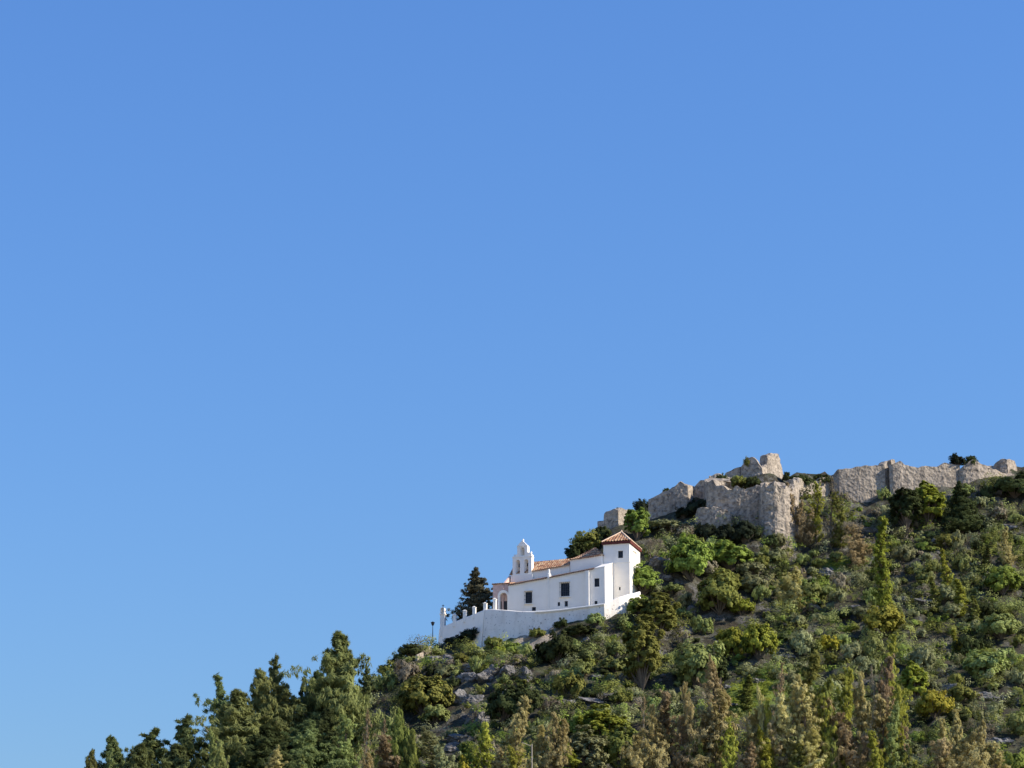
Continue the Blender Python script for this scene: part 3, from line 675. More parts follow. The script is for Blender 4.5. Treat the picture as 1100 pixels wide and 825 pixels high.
def scrub(spots, mat, label, n, ls):
    out = []; ms = []
    for (x, y, z) in spots:
        if any((x-a)**2+(y-b)**2 < (w*.40)**2 for a, b, w in PLACED): continue
        r = .75+2.1*RNG.uniform()**2; k = 14; el, an = RNG.uniform(.7, 1.4), RNG.uniform(0, 3.14)
        ms.append(np.tile([x, y, z-.1*r], (14, 1))); c = np.column_stack([*(np.array([x, y])+(RNG.normal(size=(k, 2))*r*.5*np.array([el, 1/el]))@np.array([[math.cos(an), -math.sin(an)], [math.sin(an), math.cos(an)]])).T, z+RNG.uniform(.05, .95, k)*r]); out.append((c, np.full((k, 3), r*.36)*np.array([1, 1, .8])))
    Q = clumps(np.concatenate([o[0] for o in out]), np.concatenate([o[1] for o in out]), n, ls, ls*.6, .2, .7, mid=np.concatenate(ms), mw=2.4)
    tag(obj('scrub', quads_mesh('scrub', Q, [M[mat]])), label, 'scrub', None, 'stuff')
k2 = cover(9800, -.6); a = len(k2); print('mounds', a)
for lo, hi, mt, lb in ((0, .22, 'grey', 'silvery grey green scrub covering the hillside'), (.22, .44, 'sage', 'pale green scrub covering the hillside'), (.44, .64, 'olive', 'olive scrub covering the hillside'), (.64, .82, 'dark', 'dark green scrub covering the hillside'), (.82, .95, 'bright', 'fresh green scrub covering the hillside'), (.95, 1, 'twig', 'dry greyish scrub covering the hillside')):
    scrub(k2[int(a*lo):int(a*hi)], mt, lb, 30, .30)
gs = []
for px, py, rx, ry, n in ((812, 742, 26, 12, 500), (790, 758, 22, 8, 300), (848, 727, 18, 7, 160), (545, 697, 16, 6, 120), (900, 607, 14, 4, 80), (1045, 702, 22, 8, 160)):
    for i in range(n):
        q = hit(px+random.gauss(0, rx*.5), py+random.gauss(0, ry*.5))
        if q: gs.append(tuple(q))
tufts('grass', gs, 14, .32, .07, .28, 'lime', 'bright green grass growing in sunny patches on the hillside', 'grass')
# ------------------------------------------------------------------ castle ruins
def stone_wall(name, path, thick, label, cat='castle wall', depth=3.0, jag=.5, amp=.16, batter=.05, step=.32, mat='stone', cap=True, parent=None):
    """path: (px, top py, Y) along the front face, left to right as seen from the camera"""
    pts = [P(*a) for a in path]; xy = np.array([(p.x, p.y) for p in pts]); zt = np.array([p.z for p in pts])
    seg = np.hypot(*np.diff(xy, axis=0).T); s = np.concatenate([[0], np.cumsum(seg)]); n = max(4, int(s[-1]/step))
    u = np.linspace(0, s[-1], n+1); X = np.interp(u, s, xy[:, 0]); Y = np.interp(u, s, xy[:, 1]); Zt = np.interp(u, s, zt)
    tx = np.gradient(X); ty = np.gradient(Y); L = np.hypot(tx, ty); nxm, nym = ty/L, -tx/L      # normal toward the viewer side
    uu = np.stack([u*.9, u*0+s[-1], u*0], 1); Zt = Zt+fbm(uu, 3)*jag*.45-np.maximum(0, fbm(uu*.5+9, 2))*jag*1.3
    gf = ground_np(np.column_stack([X, Y])); gb = ground_np(np.column_stack([X-nxm*thick, Y-nym*thick]))
    Zb = np.minimum(np.minimum(gf, gb), Zt-1.0)-depth*.5
    V = []; rows = max(5, int((Zt-Zb).max()/step)); back = max(3, rows//2); ring = rows+1+3+back+1
    for i in range(n+1):
        col = []
        for j in range(rows+1):
            f = j/rows; z = Zb[i]+(Zt[i]-Zb[i])*f; col.append((X[i]+nxm[i]*batter*(Zt[i]-z), Y[i]+nym[i]*batter*(Zt[i]-z), z, 1))
        for j in range(1, 4): col.append((X[i]-nxm[i]*thick*j/4, Y[i]-nym[i]*thick*j/4, Zt[i]+.12, 2))
        for j in range(back+1):
            z = Zt[i]+(Zb[i]-Zt[i])*j/back; col.append((X[i]-nxm[i]*thick, Y[i]-nym[i]*thick, z, 3))
        V += col
    V = np.array(V); co = V[:, :3]; k = V[:, 3]
    d = fbm(co*.45, 2)*amp*.55+fbm(co*1.5+7, 3)*amp*.45+fbm(co*3.4+3, 2)*amp*.3-np.maximum(0, fbm(co*.8+40, 2)-.35)*amp*1.6
    nn = np.repeat(np.column_stack([nxm, nym, nxm*0]), ring, 0)
    co = co+nn*(d*np.where(k == 1, 1, np.where(k == 3, -1, 0)))[:, None]; co[:, 2] += np.where(k == 2, np.abs(d)*1.1, 0)
    fc = []
    for i in range(n):
        for j in range(ring-1): a = i*ring+j; fc.append((a, a+ring, a+ring+1, a+1))
    for i in (0, n):
        for j in range(rows//1):
            pass
    # end faces: strips between the front and the back column
    for i, fl in ((0, 0), (n, 1)):
        b0 = i*ring
        fr = [b0+j for j in range(rows+1)]; bk = [b0+ring-1-j for j in range(back+1)]; top = [b0+rows+j for j in range(0, 5)]
        poly = [b0+j for j in range(ring)]
        c = len(co); co = np.vstack([co, co[poly].mean(0)])
        for j in range(ring):
            q = (poly[j], poly[(j+1) % ring], c); fc.append(q if fl else q[::-1])
    o = obj(name, mesh_np(name, co, fc, [M[mat]]), parent)
    bm = bmesh.new(); bm.from_mesh(o.data); bmesh.ops.recalc_face_normals(bm, faces=bm.faces); bm.to_mesh(o.data); bm.free()
    if label: tag(o, label, cat)
    return o
rt = empty('ruined_turret', P(658, 560, 524)); tag(rt, 'small broken turret on the skyline above the tower roof', 'ruin')
def kid(o, p):
    o.parent = p; o.matrix_parent_inverse = p.matrix_basis.inverted(); return o
bpy.context.view_layer.update()
kid(stone_wall('low_wall', [(642, 560, 524.5), (649, 559.5, 523.5)], 1.6, None, jag=.2), rt)
kid(stone_wall('turret_wall', [(648.5, 551.5, 524), (652, 549.5, 523.3), (656, 549, 523), (660, 547, 522.6), (664, 547.5, 522.4)], 2.2, None, jag=.5), rt)
kid(stone_wall('side_wall', [(664, 547.5, 522.3), (668, 546, 523.6), (673, 546.5, 525.2), (677, 548, 526.5)], 1.4, None, jag=.6), rt)
cw = empty('curtain_wall', P(715, 540, 527)); tag(cw, 'ruined curtain wall with a sloping broken top, left of the bastion', 'castle wall')
bpy.context.view_layer.update()
kid(stone_wall('front_wall', [(696.5, 536, 527.5), (699, 534.5, 527.2), (708, 529, 526.8), (718, 524.5, 526.3), (727, 520, 525.9), (731, 517, 525.8), (735, 518.5, 525.6), (738.5, 521, 525.5)], 2.0, None, jag=.5), cw)
kid(stone_wall('end_wall', [(738.6, 521, 525.6), (745.5, 522, 530.0)], 1.6, None, jag=.3), cw)
kid(stone_wall('link_wall', [(741, 526, 529.9), (746, 523, 529.5), (752, 517, 529), (758, 515, 528.6)], 2.0, None, jag=.5), cw)
ba = empty('bastion', P(800, 560, 515)); tag(ba, 'massive weathered stone bastion rising at the centre of the castle', 'bastion')
bpy.context.view_layer.update()
kid(stone_wall('main_face', [(756.5, 515.5, 526), (757, 517, 521.5), (760, 517.5, 518.5), (768, 519, 517), (780, 520, 516), (792, 522, 515.4), (804, 523.5, 515), (818, 523.5, 514.6)], 4.5, None, jag=1.2, amp=.18), ba)
kid(stone_wall('projecting_face', [(816, 521.5, 514.3), (817, 521.5, 511.8), (822, 520, 511), (832, 518.5, 510.6), (842, 518, 511.2), (850, 519.5, 513), (855, 522, 517), (857, 525, 524)], 4.5, None, jag=1.4, amp=.22), ba)
kid(stone_wall('joining_wall', [(853, 514, 524), (862, 513, 529), (875, 513.5, 533), (895, 512, 536.5)], 1.6, None, jag=.9), ba)
kid(stone_wall('lower_wall', [(747, 548, 517.4), (748.5, 546, 515.6), (754, 545.5, 514.6), (764, 545.8, 514), (775, 546.5, 513.7), (784, 548, 513.8), (786, 553, 515)], 2.4, None, jag=.6, amp=.22), ba)
kp = empty('ruined_keep', P(808, 515, 534)); tag(kp, 'broken keep with two jagged stubs, highest ruin above the bastion', 'ruin')
bpy.context.view_layer.update()
kid(stone_wall('low_wall', [(762, 509.5, 529.5), (772, 509, 529.5), (780, 510.5, 529.8), (790, 514, 530)], 1.6, None, jag=.4), kp)
kid(stone_wall('sloping_wall', [(779, 508.5, 534.6), (788, 504.5, 534.3), (797, 501, 534)], 1.6, None, jag=.3), kp)
kid(stone_wall('gable_wall', [(796, 500.5, 533.4), (800, 496, 533.1), (804, 492, 532.9), (808, 490.5, 532.7), (811, 492, 532.6), (814, 495.5, 532.4), (818.5, 500.5, 532.2)], 1.6, None, jag=.5), kp)
kid(stone_wall('side_wall', [(818.5, 500.5, 532.2), (823.5, 500, 534.2), (824, 490, 534.4), (830, 488.5, 537), (836.5, 487, 539.5), (838, 493, 540), (841, 508, 541.5)], 1.5, None, jag=.5), kp)
rw = empty('long_curtain_wall', P(980, 525, 538)); tag(rw, 'long crumbling curtain wall along the ridge at the right of the castle', 'castle wall')
bpy.context.view_layer.update()
kid(stone_wall('left_stretch', [(893, 511, 536), (896, 508, 534.8), (900, 505, 534.3), (912, 503, 534.4), (925, 501, 534.6), (935, 499, 534.8), (943, 499.5, 535), (950, 498, 535.1)], 2.0, None, jag=.5, amp=.11), rw)
kid(stone_wall('return_face', [(950, 498, 535.2), (954, 495, 536.4), (957, 494.5, 536)], 1.6, None, jag=.4), rw)
kid(stone_wall('middle_stretch', [(955, 495, 534.4), (959, 493.8, 534.2), (967, 494.5, 534.4), (972, 498, 534.6), (984, 499, 535), (998, 498, 535.6), (1014, 496.5, 536.2), (1031, 498.5, 537)], 2.0, None, jag=.5, amp=.11), rw)
kid(stone_wall('right_stretch', [(1030, 500, 536.6), (1036, 497, 536.4), (1044, 494.5, 536.6), (1051, 496, 537), (1057, 500, 537.6), (1066, 503.5, 538.6), (1078, 509, 540)], 2.0, None, jag=.6, amp=.16), rw)
er = empty('ruined_corner_tower', P(1080, 507, 543)); tag(er, 'lone ruined stump at the right end of the ridge', 'ruin')
bpy.context.view_layer.update()
kid(stone_wall('front_wall', [(1066, 501.5, 543), (1070, 497, 542.6), (1075, 493.5, 542.2), (1081.5, 493.5, 542)], 2, None, jag=.4), er)
kid(stone_wall('side_wall', [(1081.5, 493.5, 542), (1086, 492, 544.5), (1090, 494, 547), (1092.5, 504, 548.5)], 1.6, None, jag=.5), er)
def TB(mat, px, top, w, Y, label):
    x = P(px, top, Y).x; z = ground(x, Y); zt = P(px, top, Y).z; b = max(z, zt-2.6)
    plant('shrub', mat, (x, Y, b-.2), w*Y/F, zt-b+.2, label)
TB('blackgreen', 1028, 487.5, 18, 537.6, 'dark bush growing on top of the long curtain wall')
TB('dark', 1043, 490, 18, 538, 'second dark bush on the long curtain wall, right of the first')
TB('olive', 803, 491, 9, 533.4, 'small bush on the left stub of the keep')
TB('dark', 775, 510, 16, 527, 'dark bush on the bastion top left of the keep')
TB('olive', 792, 512, 24, 525, 'olive bush along the bastion rim left of the keep side wall')
TB('dark', 808, 513, 22, 524, 'dark bush along the bastion rim under the keep')
TB('dark', 845, 507, 10, 531, 'little dark bush right of the keep side wall')
TB('dark', 860, 511, 26, 531, 'dark hedge like bush right of the keep on the skyline')
TB('dark', 882, 510, 26, 536, 'dark bush left of the long curtain wall on the skyline')
TB('dark', 664, 545.5, 9, 525, 'tiny bush on top of the small broken turret')
TB('dark', 716, 524.5, 11, 528.5, 'dark growth on the sloping top of the west curtain wall')
# ------------------------------------------------------------------ hermitage
TH = R(17.0); O = P(546.3, 655, 490.0); O.z -= 2.0
UX, UY = (math.cos(TH), -math.sin(TH)), (math.sin(TH), math.cos(TH))
herm = empty('hermitage', O, -TH); tag(herm, 'whitewashed hermitage with tiled roofs, bell gable and square tower on the hillside', 'chapel')
def uz(px, py, v):
    """pixel -> (u, z) on the building plane at depth v (building axes)"""
    a = (px-550)/F; b = (412.5-py)/F; d = (a, CP-b*SP, SP+b*CP)
    nv = UY; k = (v-((0-O.x)*nv[0]+(0-O.y)*nv[1]))/(d[0]*nv[0]+d[1]*nv[1])
    x, y, z = d[0]*k-O.x, d[1]*k-O.y, CAMZ+d[2]*k-O.z
    return x*UX[0]+y*UX[1], z
def lmesh(name, V, Fc, mats, parent, idx=None, recalc=True):
    me = mesh_np(name, V, Fc, mats)
    if idx: me.polygons.foreach_set('material_index', idx)
    if recalc:
        bm = bmesh.new(); bm.from_mesh(me); bmesh.ops.recalc_face_normals(bm, faces=bm.faces); bm.to_mesh(me); bm.free()
    return obj(name, me, parent)
def box(a, b):
    (x0, y0, z0), (x1, y1, z1) = a, b
    V = [(x0, y0, z0), (x1, y0, z0), (x1, y1, z0), (x0, y1, z0), (x0, y0, z1), (x1, y0, z1), (x1, y1, z1), (x0, y1, z1)]
    return V, [(0, 3, 2, 1), (4, 5, 6, 7), (0, 1, 5, 4), (1, 2, 6, 5), (2, 3, 7, 6), (3, 0, 4, 7)]
def boxes(name, lst, mat, parent):
    V = []; Fc = []
    for a, b in lst:
        v, f = box(a, b); o = len(V); V += v; Fc += [tuple(i+o for i in q) for q in f]
    return lmesh(name, V, Fc, [mat], parent, recalc=False)
def wall_holes(ctrl, zb, v, holes, depth):
    """front sheet along u with sloping top (ctrl: u,z list) and rectangular holes with reveals"""
    us = sorted(set([c[0] for c in ctrl]+[h[0] for h in holes]+[h[1] for h in holes]))
    us = [u for i, u in enumerate(us) if i == 0 or u-us[i-1] > 1e-4]
    zs = sorted(set([zb]+[h[2] for h in holes]+[h[3] for h in holes]))
    cu, cz = zip(*ctrl); V = []; Fc = []; nz = len(zs)+1
    for u in us:
        for z in zs: V.append((u, v, z))
        V.append((u, v, float(np.interp(u, cu, cz))))
    for i in range(len(us)-1):
        for j in range(nz-1):
            cx = (us[i]+us[i+1])/2; z0 = zs[j]; z1 = zs[j+1] if j+1 < len(zs) else 1e9
            if any(h[0] < cx < h[1] and h[2] < (z0+min(z1, z0+.01))/2 and z1 <= h[3]+1e-4 for h in holes): continue
            a = i*nz+j; Fc.append((a, a+nz, a+nz+1, a+1))
    for (a, b, c, d) in holes:
        o = len(V); V += [(a, v, c), (b, v, c), (b, v, d), (a, v, d), (a, v+depth, c), (b, v+depth, c), (b, v+depth, d), (a, v+depth, d)]
        Fc += [(o, o+1, o+5, o+4), (o+1, o+2, o+6, o+5), (o+2, o+3, o+7, o+6), (o+3, o, o+4, o+7)]
    return V, Fc
def rect(x0, y0, x1, y1, v):
    ua, za = uz(x0, (y0+y1)/2, v); ub, zb_ = uz(x1, (y0+y1)/2, v); um, z1 = uz((x0+x1)/2, y0, v); _, z0 = uz((x0+x1)/2, y1, v)
    return (ua, ub, z0, z1)
def window(h, v, depth=.3, grille=False, frame=True, name='window'):
    a, b, c, d = h; e = .003
    w = boxes(name, [((a+e, v+depth-.06, c+e), (b-e, v+depth, d-e))], M['glass'], herm)
    if frame:
        f = .07; boxes('frame', [((a+.01, v+depth-.12, c+.01), (a+f, v+depth-.065, d-.01)), ((b-f, v+depth-.12, c+.01), (b-.01, v+depth-.065, d-.01)), (((a+b)/2-.03, v+depth-.12, c+.01), ((a+b)/2+.03, v+depth-.065, d-.01)),
                 ((a+f+.002, v+depth-.115, (c+d)/2-.03), (b-f-.002, v+depth-.07, (c+d)/2+.03))], M['door'], w)
    if grille:
        L = []; n = 5
        for i in range(n+1): x = a-.1+(b-a+.2)*i/n; L.append(((x-.015, v-.32, c-.1), (x+.015, v-.29, d+.1)))
        for j in range(4): z = c-.1+(d-c+.2)*j/3; L += [((a-.13, v-.285, z-.015), (b+.13, v-.26, z+.015)), ((a-.13, v-.26, z-.015), (a-.10, v, z+.015)), ((b+.10, v-.26, z-.015), (b+.13, v, z+.015))]
        boxes('grille', L, M['grille'], w)
        boxes('sill', [((a-.2, v-.36, c-.22), (b+.2, v-.003, c-.11))], M['white'], w); boxes('lintel', [((a-.2, v-.36, d+.11), (b+.2, v-.003, d+.19))], M['white'], w)
    return w
VN = 5.0      # depth of the lean-to aisle
uR, _ = uz(649.8, 630, 0)
ctrl = [(uz(546.3, 0, 0)[0], uz(546.3, 628.5, 0)[1])]+[uz(a, b, 0) for a, b in ((588.8, 620.7), (629, 612.7), (636, 611.4))]+[(uR, uz(649.8, 609, 0)[1])]
u0 = ctrl[0][0]
hs = [rect(564.3, 635.8, 571.4, 648, 0), rect(602.3, 626.2, 611.6, 640.4, 0), rect(599, 646.8, 601.6, 651, 0), rect(606.5, 645.6, 610, 651.6, 0), rect(638.5, 621.2, 643.8, 630.3, 0), rect(638.6, 645.5, 641.8, 650.8, 0), rect(571.3, 652, 575.6, 656.2, 0)]
V, Fc = wall_holes(ctrl, -3, 0, hs, .3)
# roof profile of the aisle: rises from the eave at the front to the nave wall
rise = 1.35
o = len(V); cu, cz = zip(*ctrl)
k0 = len(V); V += [(u0, 0, -3), (u0, 0, cz[0]), (u0, VN, cz[0]+rise), (u0, VN, -3)]; Fc.append((k0, k0+1, k0+2, k0+3))
VE = VN+.28
k1 = len(V); V += [(uR, 0, -3), (uR, VE, -3), (uR, VE, uz(663.7, 604.6, VE)[1]), (uR, 0, cz[-1])]; Fc.append((k1, k1+1, k1+2, k1+3))
lmesh('aisle', V, Fc, [M['white']], herm, recalc=False)
boxes('aisle_buttress', [((uz(588, 640, 0)[0], -.16, -3), (uz(589.8, 640, 0)[0], -.003, uz(589, 621.5, 0)[1]))], M['white'], herm)
ub0, ub1 = uz(629.5, 630, 0)[0], uz(633.5, 630, 0)[0]; zt_ = uz(631, 613.6, 0)[1]
lmesh('corner_buttress', [(ub0, -.003, -3), (ub1, -.003, -3), (ub1, -.65, -3), (ub0, -.65, -3), (ub0, -.003, zt_), (ub1, -.003, zt_), (ub1, -.55, zt_), (ub0, -.55, zt_)],
      [(0, 1, 2, 3), (4, 7, 6, 5), (3, 2, 6, 7), (2, 1, 5, 6), (1, 0, 4, 5), (0, 3, 7, 4)], [M['white']], herm)
for i, h in enumerate(hs): window(h, 0, .3, i in (0, 1), i in (0, 1, 4))
def tile_sheet(name, eave, ridge, parent, over=.25, period=.42, amp=.07, mat=None):
    """corrugated clay tiles between the eave polyline and the ridge polyline (same count), lists of (u,v,z)"""
    e = np.array(eave, float); r = np.array(ridge, float)
    s = np.concatenate([[0], np.cumsum(np.linalg.norm(np.diff(e, axis=0), axis=1))]); n = max(6, int(s[-1]/period*6)); t = np.linspace(0, s[-1], n+1)
    E = np.column_stack([np.interp(t, s, e[:, k]) for k in range(3)]); Rr = np.column_stack([np.interp(t, s, r[:, k]) for k in range(3)])
    m = max(4, int(np.linalg.norm(Rr-E, axis=1).max()/.38)); V = []
    for i in range(n+1):
        d = Rr[i]-E[i]; L = np.linalg.norm(d); st = E[i]-d/max(L, .01)*over
        c = amp*abs(math.sin(math.pi*t[i]/period))*1.3
        for j in range(m+1):
            p = st+(Rr[i]-st)*j/m; V.append((p[0], p[1], p[2]+c+.06*(1-(j % 2))*.6+.02))
    V = np.array(V); V[:, 2] += fbm(V*1.3, 2)*.04
    Fc = [(i*(m+1)+j, (i+1)*(m+1)+j, (i+1)*(m+1)+j+1, i*(m+1)+j+1) for i in range(n) for j in range(m)]
    W = V.copy(); W[:, 2] -= .16; nb = len(V)      # underside, so the sheet has thickness
    Fb = [tuple(q+nb for q in f[::-1]) for f in Fc]
    for i in range(n): Fb.append((i*(m+1), i*(m+1)+nb, (i+1)*(m+1)+nb, (i+1)*(m+1))); Fb.append(((i+1)*(m+1)-1, (i+2)*(m+1)-1, (i+2)*(m+1)-1+nb, (i+1)*(m+1)-1+nb))
    for j in range(m):
        Fb.append((j, j+1, j+1+nb, j+nb)); b = n*(m+1)+j; Fb.append((b, b+nb, b+1+nb, b+1))
    return lmesh(name, np.vstack([V, W]), Fc+Fb, [mat or M['tile']], parent, recalc=False)
ev = [(u, -.02, z+.02) for u, z in ctrl if u < ub1+.6]+[(ub1+.8, -.02, float(np.interp(ub1+.8, cu, cz))+.02)]
tile_sheet('aisle_roof', ev, [(u, VN-.02, z+rise) for u, v, z in ev], herm, .28, mat=M['old_tile'])
# white parapet coping at the annex end
ea = [(ub1+.85, -.06, float(np.interp(ub1+.85, cu, cz))-.02), (uR+.05, -.06, cz[-1]-.02)]
V = []
for (u, v, z), dz in zip(ea, (0, 0)): V += [(u, -.06, z), (u, -.06, z+.14), (u, VE-.02, z+.14+(uz(663.7, 604.6, VE)[1]-cz[-1])), (u, VE-.02, z+(uz(663.7, 604.6, VE)[1]-cz[-1]))]
lmesh('annex_roof', V, [(0, 1, 2, 3), (4, 7, 6, 5), (0, 4, 5, 1), (1, 5, 6, 2), (2, 6, 7, 3), (3, 7, 4, 0)], [M['white']], herm)
# nave: upper wall band, gable roof
nl = uz(548.5, 612, VN); n1 = uz(576, 614, VN); n2 = uz(612, 607, VN); NW = 6.4
nz0, nz1 = uz(549, 617.5, VN)[1], n2[1]
naveV = [(nl[0], VN, 1), (n2[0], VN, 1), (n2[0], VN+NW, 1), (nl[0], VN+NW, 1), (nl[0], VN, nz0), (n2[0], VN, nz1), (n2[0], VN+NW, nz1), (nl[0], VN+NW, nz0), (nl[0], VN+NW/2, nz0+1.6), (n2[0], VN+NW/2, nz1+1.6)]
lmesh('nave', naveV, [(0, 1, 5, 4), (1, 2, 6, 9, 5), (2, 3, 7, 6), (3, 0, 4, 8, 7), (4, 5, 9, 8), (6, 7, 8, 9)], [M['white']], herm)
VR = VN+NW/2
rl = uz(560, 605.6, VR); rr = uz(613.6, 600.4, VR)
ru = [nl[0]-.2, n2[0]-.0]
rz = [np.interp(u, (rl[0], rr[0]), (rl[1], rr[1])) for u in ru]
tile_sheet('nave_roof', [(ru[0], VN-.05, nz0+.06), (ru[1], VN-.05, nz1+.06)], [(ru[0], VR, rz[0]), (ru[1], VR, rz[1])], herm, .25)
tile_sheet('nave_back_roof', [(ru[1], VN+NW+.05, nz1+.06), (ru[0], VN+NW+.05, nz0+.06)], [(ru[1], VR, rz[1]-.01), (ru[0], VR, rz[0]-.01)], herm, .25)
# choir block: higher wall, hipped roof
c0 = uz(612.5, 601.5, VN-.25); c1 = uz(646.9, 595.8, VN-.25); VC = VN-.25; CW = 5.6
lmesh('choir', [(c0[0], VC, 1), (c1[0], VC, 1), (c1[0], VC+CW, 1), (c0[0], VC+CW, 1), (c0[0], VC, c0[1]), (c1[0], VC, c1[1]), (c1[0], VC+CW, c1[1]), (c0[0], VC+CW, c0[1])],
      [(0, 1, 5, 4), (1, 2, 6, 5), (2, 3, 7, 6), (3, 0, 4, 7), (4, 5, 6, 7)], [M['white']], herm)
ca = uz(639.6, 588.6, VC+CW/2); cl = uz(618, 599.4, VC+CW/2)
tile_sheet('choir_roof', [(c0[0]-.1, VC, c0[1]+.03), (c1[0]+.1, VC, c1[1]+.03)], [(cl[0], VC+CW/2, cl[1]), (ca[0], VC+CW/2, ca[1])], herm, .25)
tile_sheet('choir_back_roof', [(c1[0]+.1, VC+CW, c1[1]+.03), (c0[0]-.1, VC+CW, c0[1]+.03)], [(ca[0], VC+CW/2, ca[1]-.01), (cl[0], VC+CW/2, cl[1]-.01)], herm, .25)
tile_sheet('choir_hip', [(c1[0]+.08, VC, c1[1]+.04), (c1[0]+.08, VC+CW, c1[1]+.04)], [(ca[0], VC+CW/2-.05, ca[1]), (ca[0], VC+CW/2+.05, ca[1])], herm, .2)
# tower
VT = VN+.30
tl, tr = uz(648.2, 600, VT)[0], uz(676.3, 600, VT)[0]; TW = tr-tl
def v_at(px, py, u):      # depth v on the plane u=const for a pixel
    a = (px-550)/F; b = (412.5-py)/F; d = (a, CP-b*SP, SP+b*CP)
    k = (u-((0-O.x)*UX[0]+(0-O.y)*UX[1]))/(d[0]*UX[0]+d[1]*UX[1]); x, y, z = d[0]*k-O.x, d[1]*k-O.y, CAMZ+d[2]*k-O.z
    return x*UY[0]+y*UY[1], z
TD = v_at(687.6, 600, tr)[0]-VT; print('tower', TW, TD, 'len', uR-u0)
zt = uz(676.3, 583.5, VT)[1]
th_ = rect(664, 591.6, 669.2, 599.4, VT); ts = rect(664.9, 630.5, 666.6, 634, VT)
V, Fc = wall_holes([(tl, zt), (tr, zt)], -3, VT, [th_, ts], .3)
k = len(V); V += [(tr, VT, -3), (tr, VT+TD, -3), (tr, VT+TD, zt), (tr, VT, zt), (tl, VT+TD, -3), (tl, VT+TD, zt), (tl, VT, -3), (tl, VT, zt)]
Fc += [(k+1, k+4, k+5, k+2), (k+4, k+6, k+7, k+5), (k+3, k+2, k+5, k+7)]
va, vb = v_at(679.8, 596, tr)[0], v_at(683.9, 596, tr)[0]; wz0, wz1 = v_at(682, 601, tr)[1], v_at(682, 592.5, tr)[1]
# right face with a shallow blind window
o = len(V); V += [(tr, VT, -3), (tr, VT+TD, -3), (tr, VT+TD, zt), (tr, VT, zt), (tr, va, wz0), (tr, vb, wz0), (tr, vb, wz1), (tr, va, wz1), (tr-.18, va, wz0), (tr-.18, vb, wz0), (tr-.18, vb, wz1), (tr-.18, va, wz1)]
Fc += [(o, o+1, o+5, o+4), (o+1, o+2, o+6, o+5), (o+2, o+3, o+7, o+6), (o+3, o, o+4, o+7), (o+8, o+9, o+10, o+11), (o+4, o+5, o+9, o+8), (o+5, o+6, o+10, o+9), (o+6, o+7, o+11, o+10), (o+7, o+4, o+8, o+11)]
lmesh('tower', V, Fc, [M['white']], herm, recalc=False)
window(th_, VT, .3); window(ts, VT, .3, False, False)
zl = uz(668, 604.2, VT)[1]; boxes('string_course', [((tl-.05, VT-.06, zl-.06), (tr+.06, VT-.003, zl+.06)), ((tr+.003, VT, zl-.06), (tr+.06, VT+TD, zl+.06))], M['white'], herm)
ov = .24
boxes('tower_eave', [((tl-ov, VT-ov, zt+.002), (tr+ov, VT+TD+ov, zt+.42))], M['fascia'], herm)
ape = uz(667.5, 569.5, VT+TD/2)
apex = np.array([(tl+tr)/2, VT+TD/2, ape[1]-.4]); cs = [(tl-ov, VT-ov), (tr+ov, VT-ov), (tr+ov, VT+TD+ov), (tl-ov, VT+TD+ov)]
rf = empty('tower_roof', (0, 0, 0)); rf.parent = herm
for i in range(4):
    a = np.array([*cs[i], zt+.44]); b = np.array([*cs[(i+1) % 4], zt+.44]); L = np.linalg.norm(b-a); n = int(L/.5)*6; V = []; m = 12; Fc = []
    mid = (a+b)/2
    for q in range(n+1):
        f = q/n; e = a+(b-a)*f; tm = 1-abs(2*f-1); hip = mid+(apex-mid)*tm+(e-mid)*(1-0)*0
        top = e+(apex-mid)*tm
        c = .13*abs(math.sin(math.pi*f*(n/6)))
        for j in range(m+1): p = e+(top-e)*j/m; V.append((p[0], p[1], p[2]+c*min(1, tm*6)+.03*((j+1) % 2)))
    Fc = [(q*(m+1)+j, (q+1)*(m+1)+j, (q+1)*(m+1)+j+1, q*(m+1)+j+1) for q in range(n) for j in range(m)]
    lmesh('roof_slope', V, Fc, [M['tile']], rf, recalc=False)
M['hip'] = plain('hip_tile', (.66, .5, .36), .9, 0, .25)
H = []
for i in range(4): H += branch_quads((*cs[i], zt+.50), apex+np.array([0, 0, .1]), .13, .13, 6)
H += tube_quads([apex, apex+np.array([0, 0, .25]), apex+np.array([0, 0, .45])], [.18, .14, .02], 8)
obj('hip_ridge', quads_mesh('hip_ridge', np.array(H), [M['hip']]), rf)
rf.name = 'tower_roof'
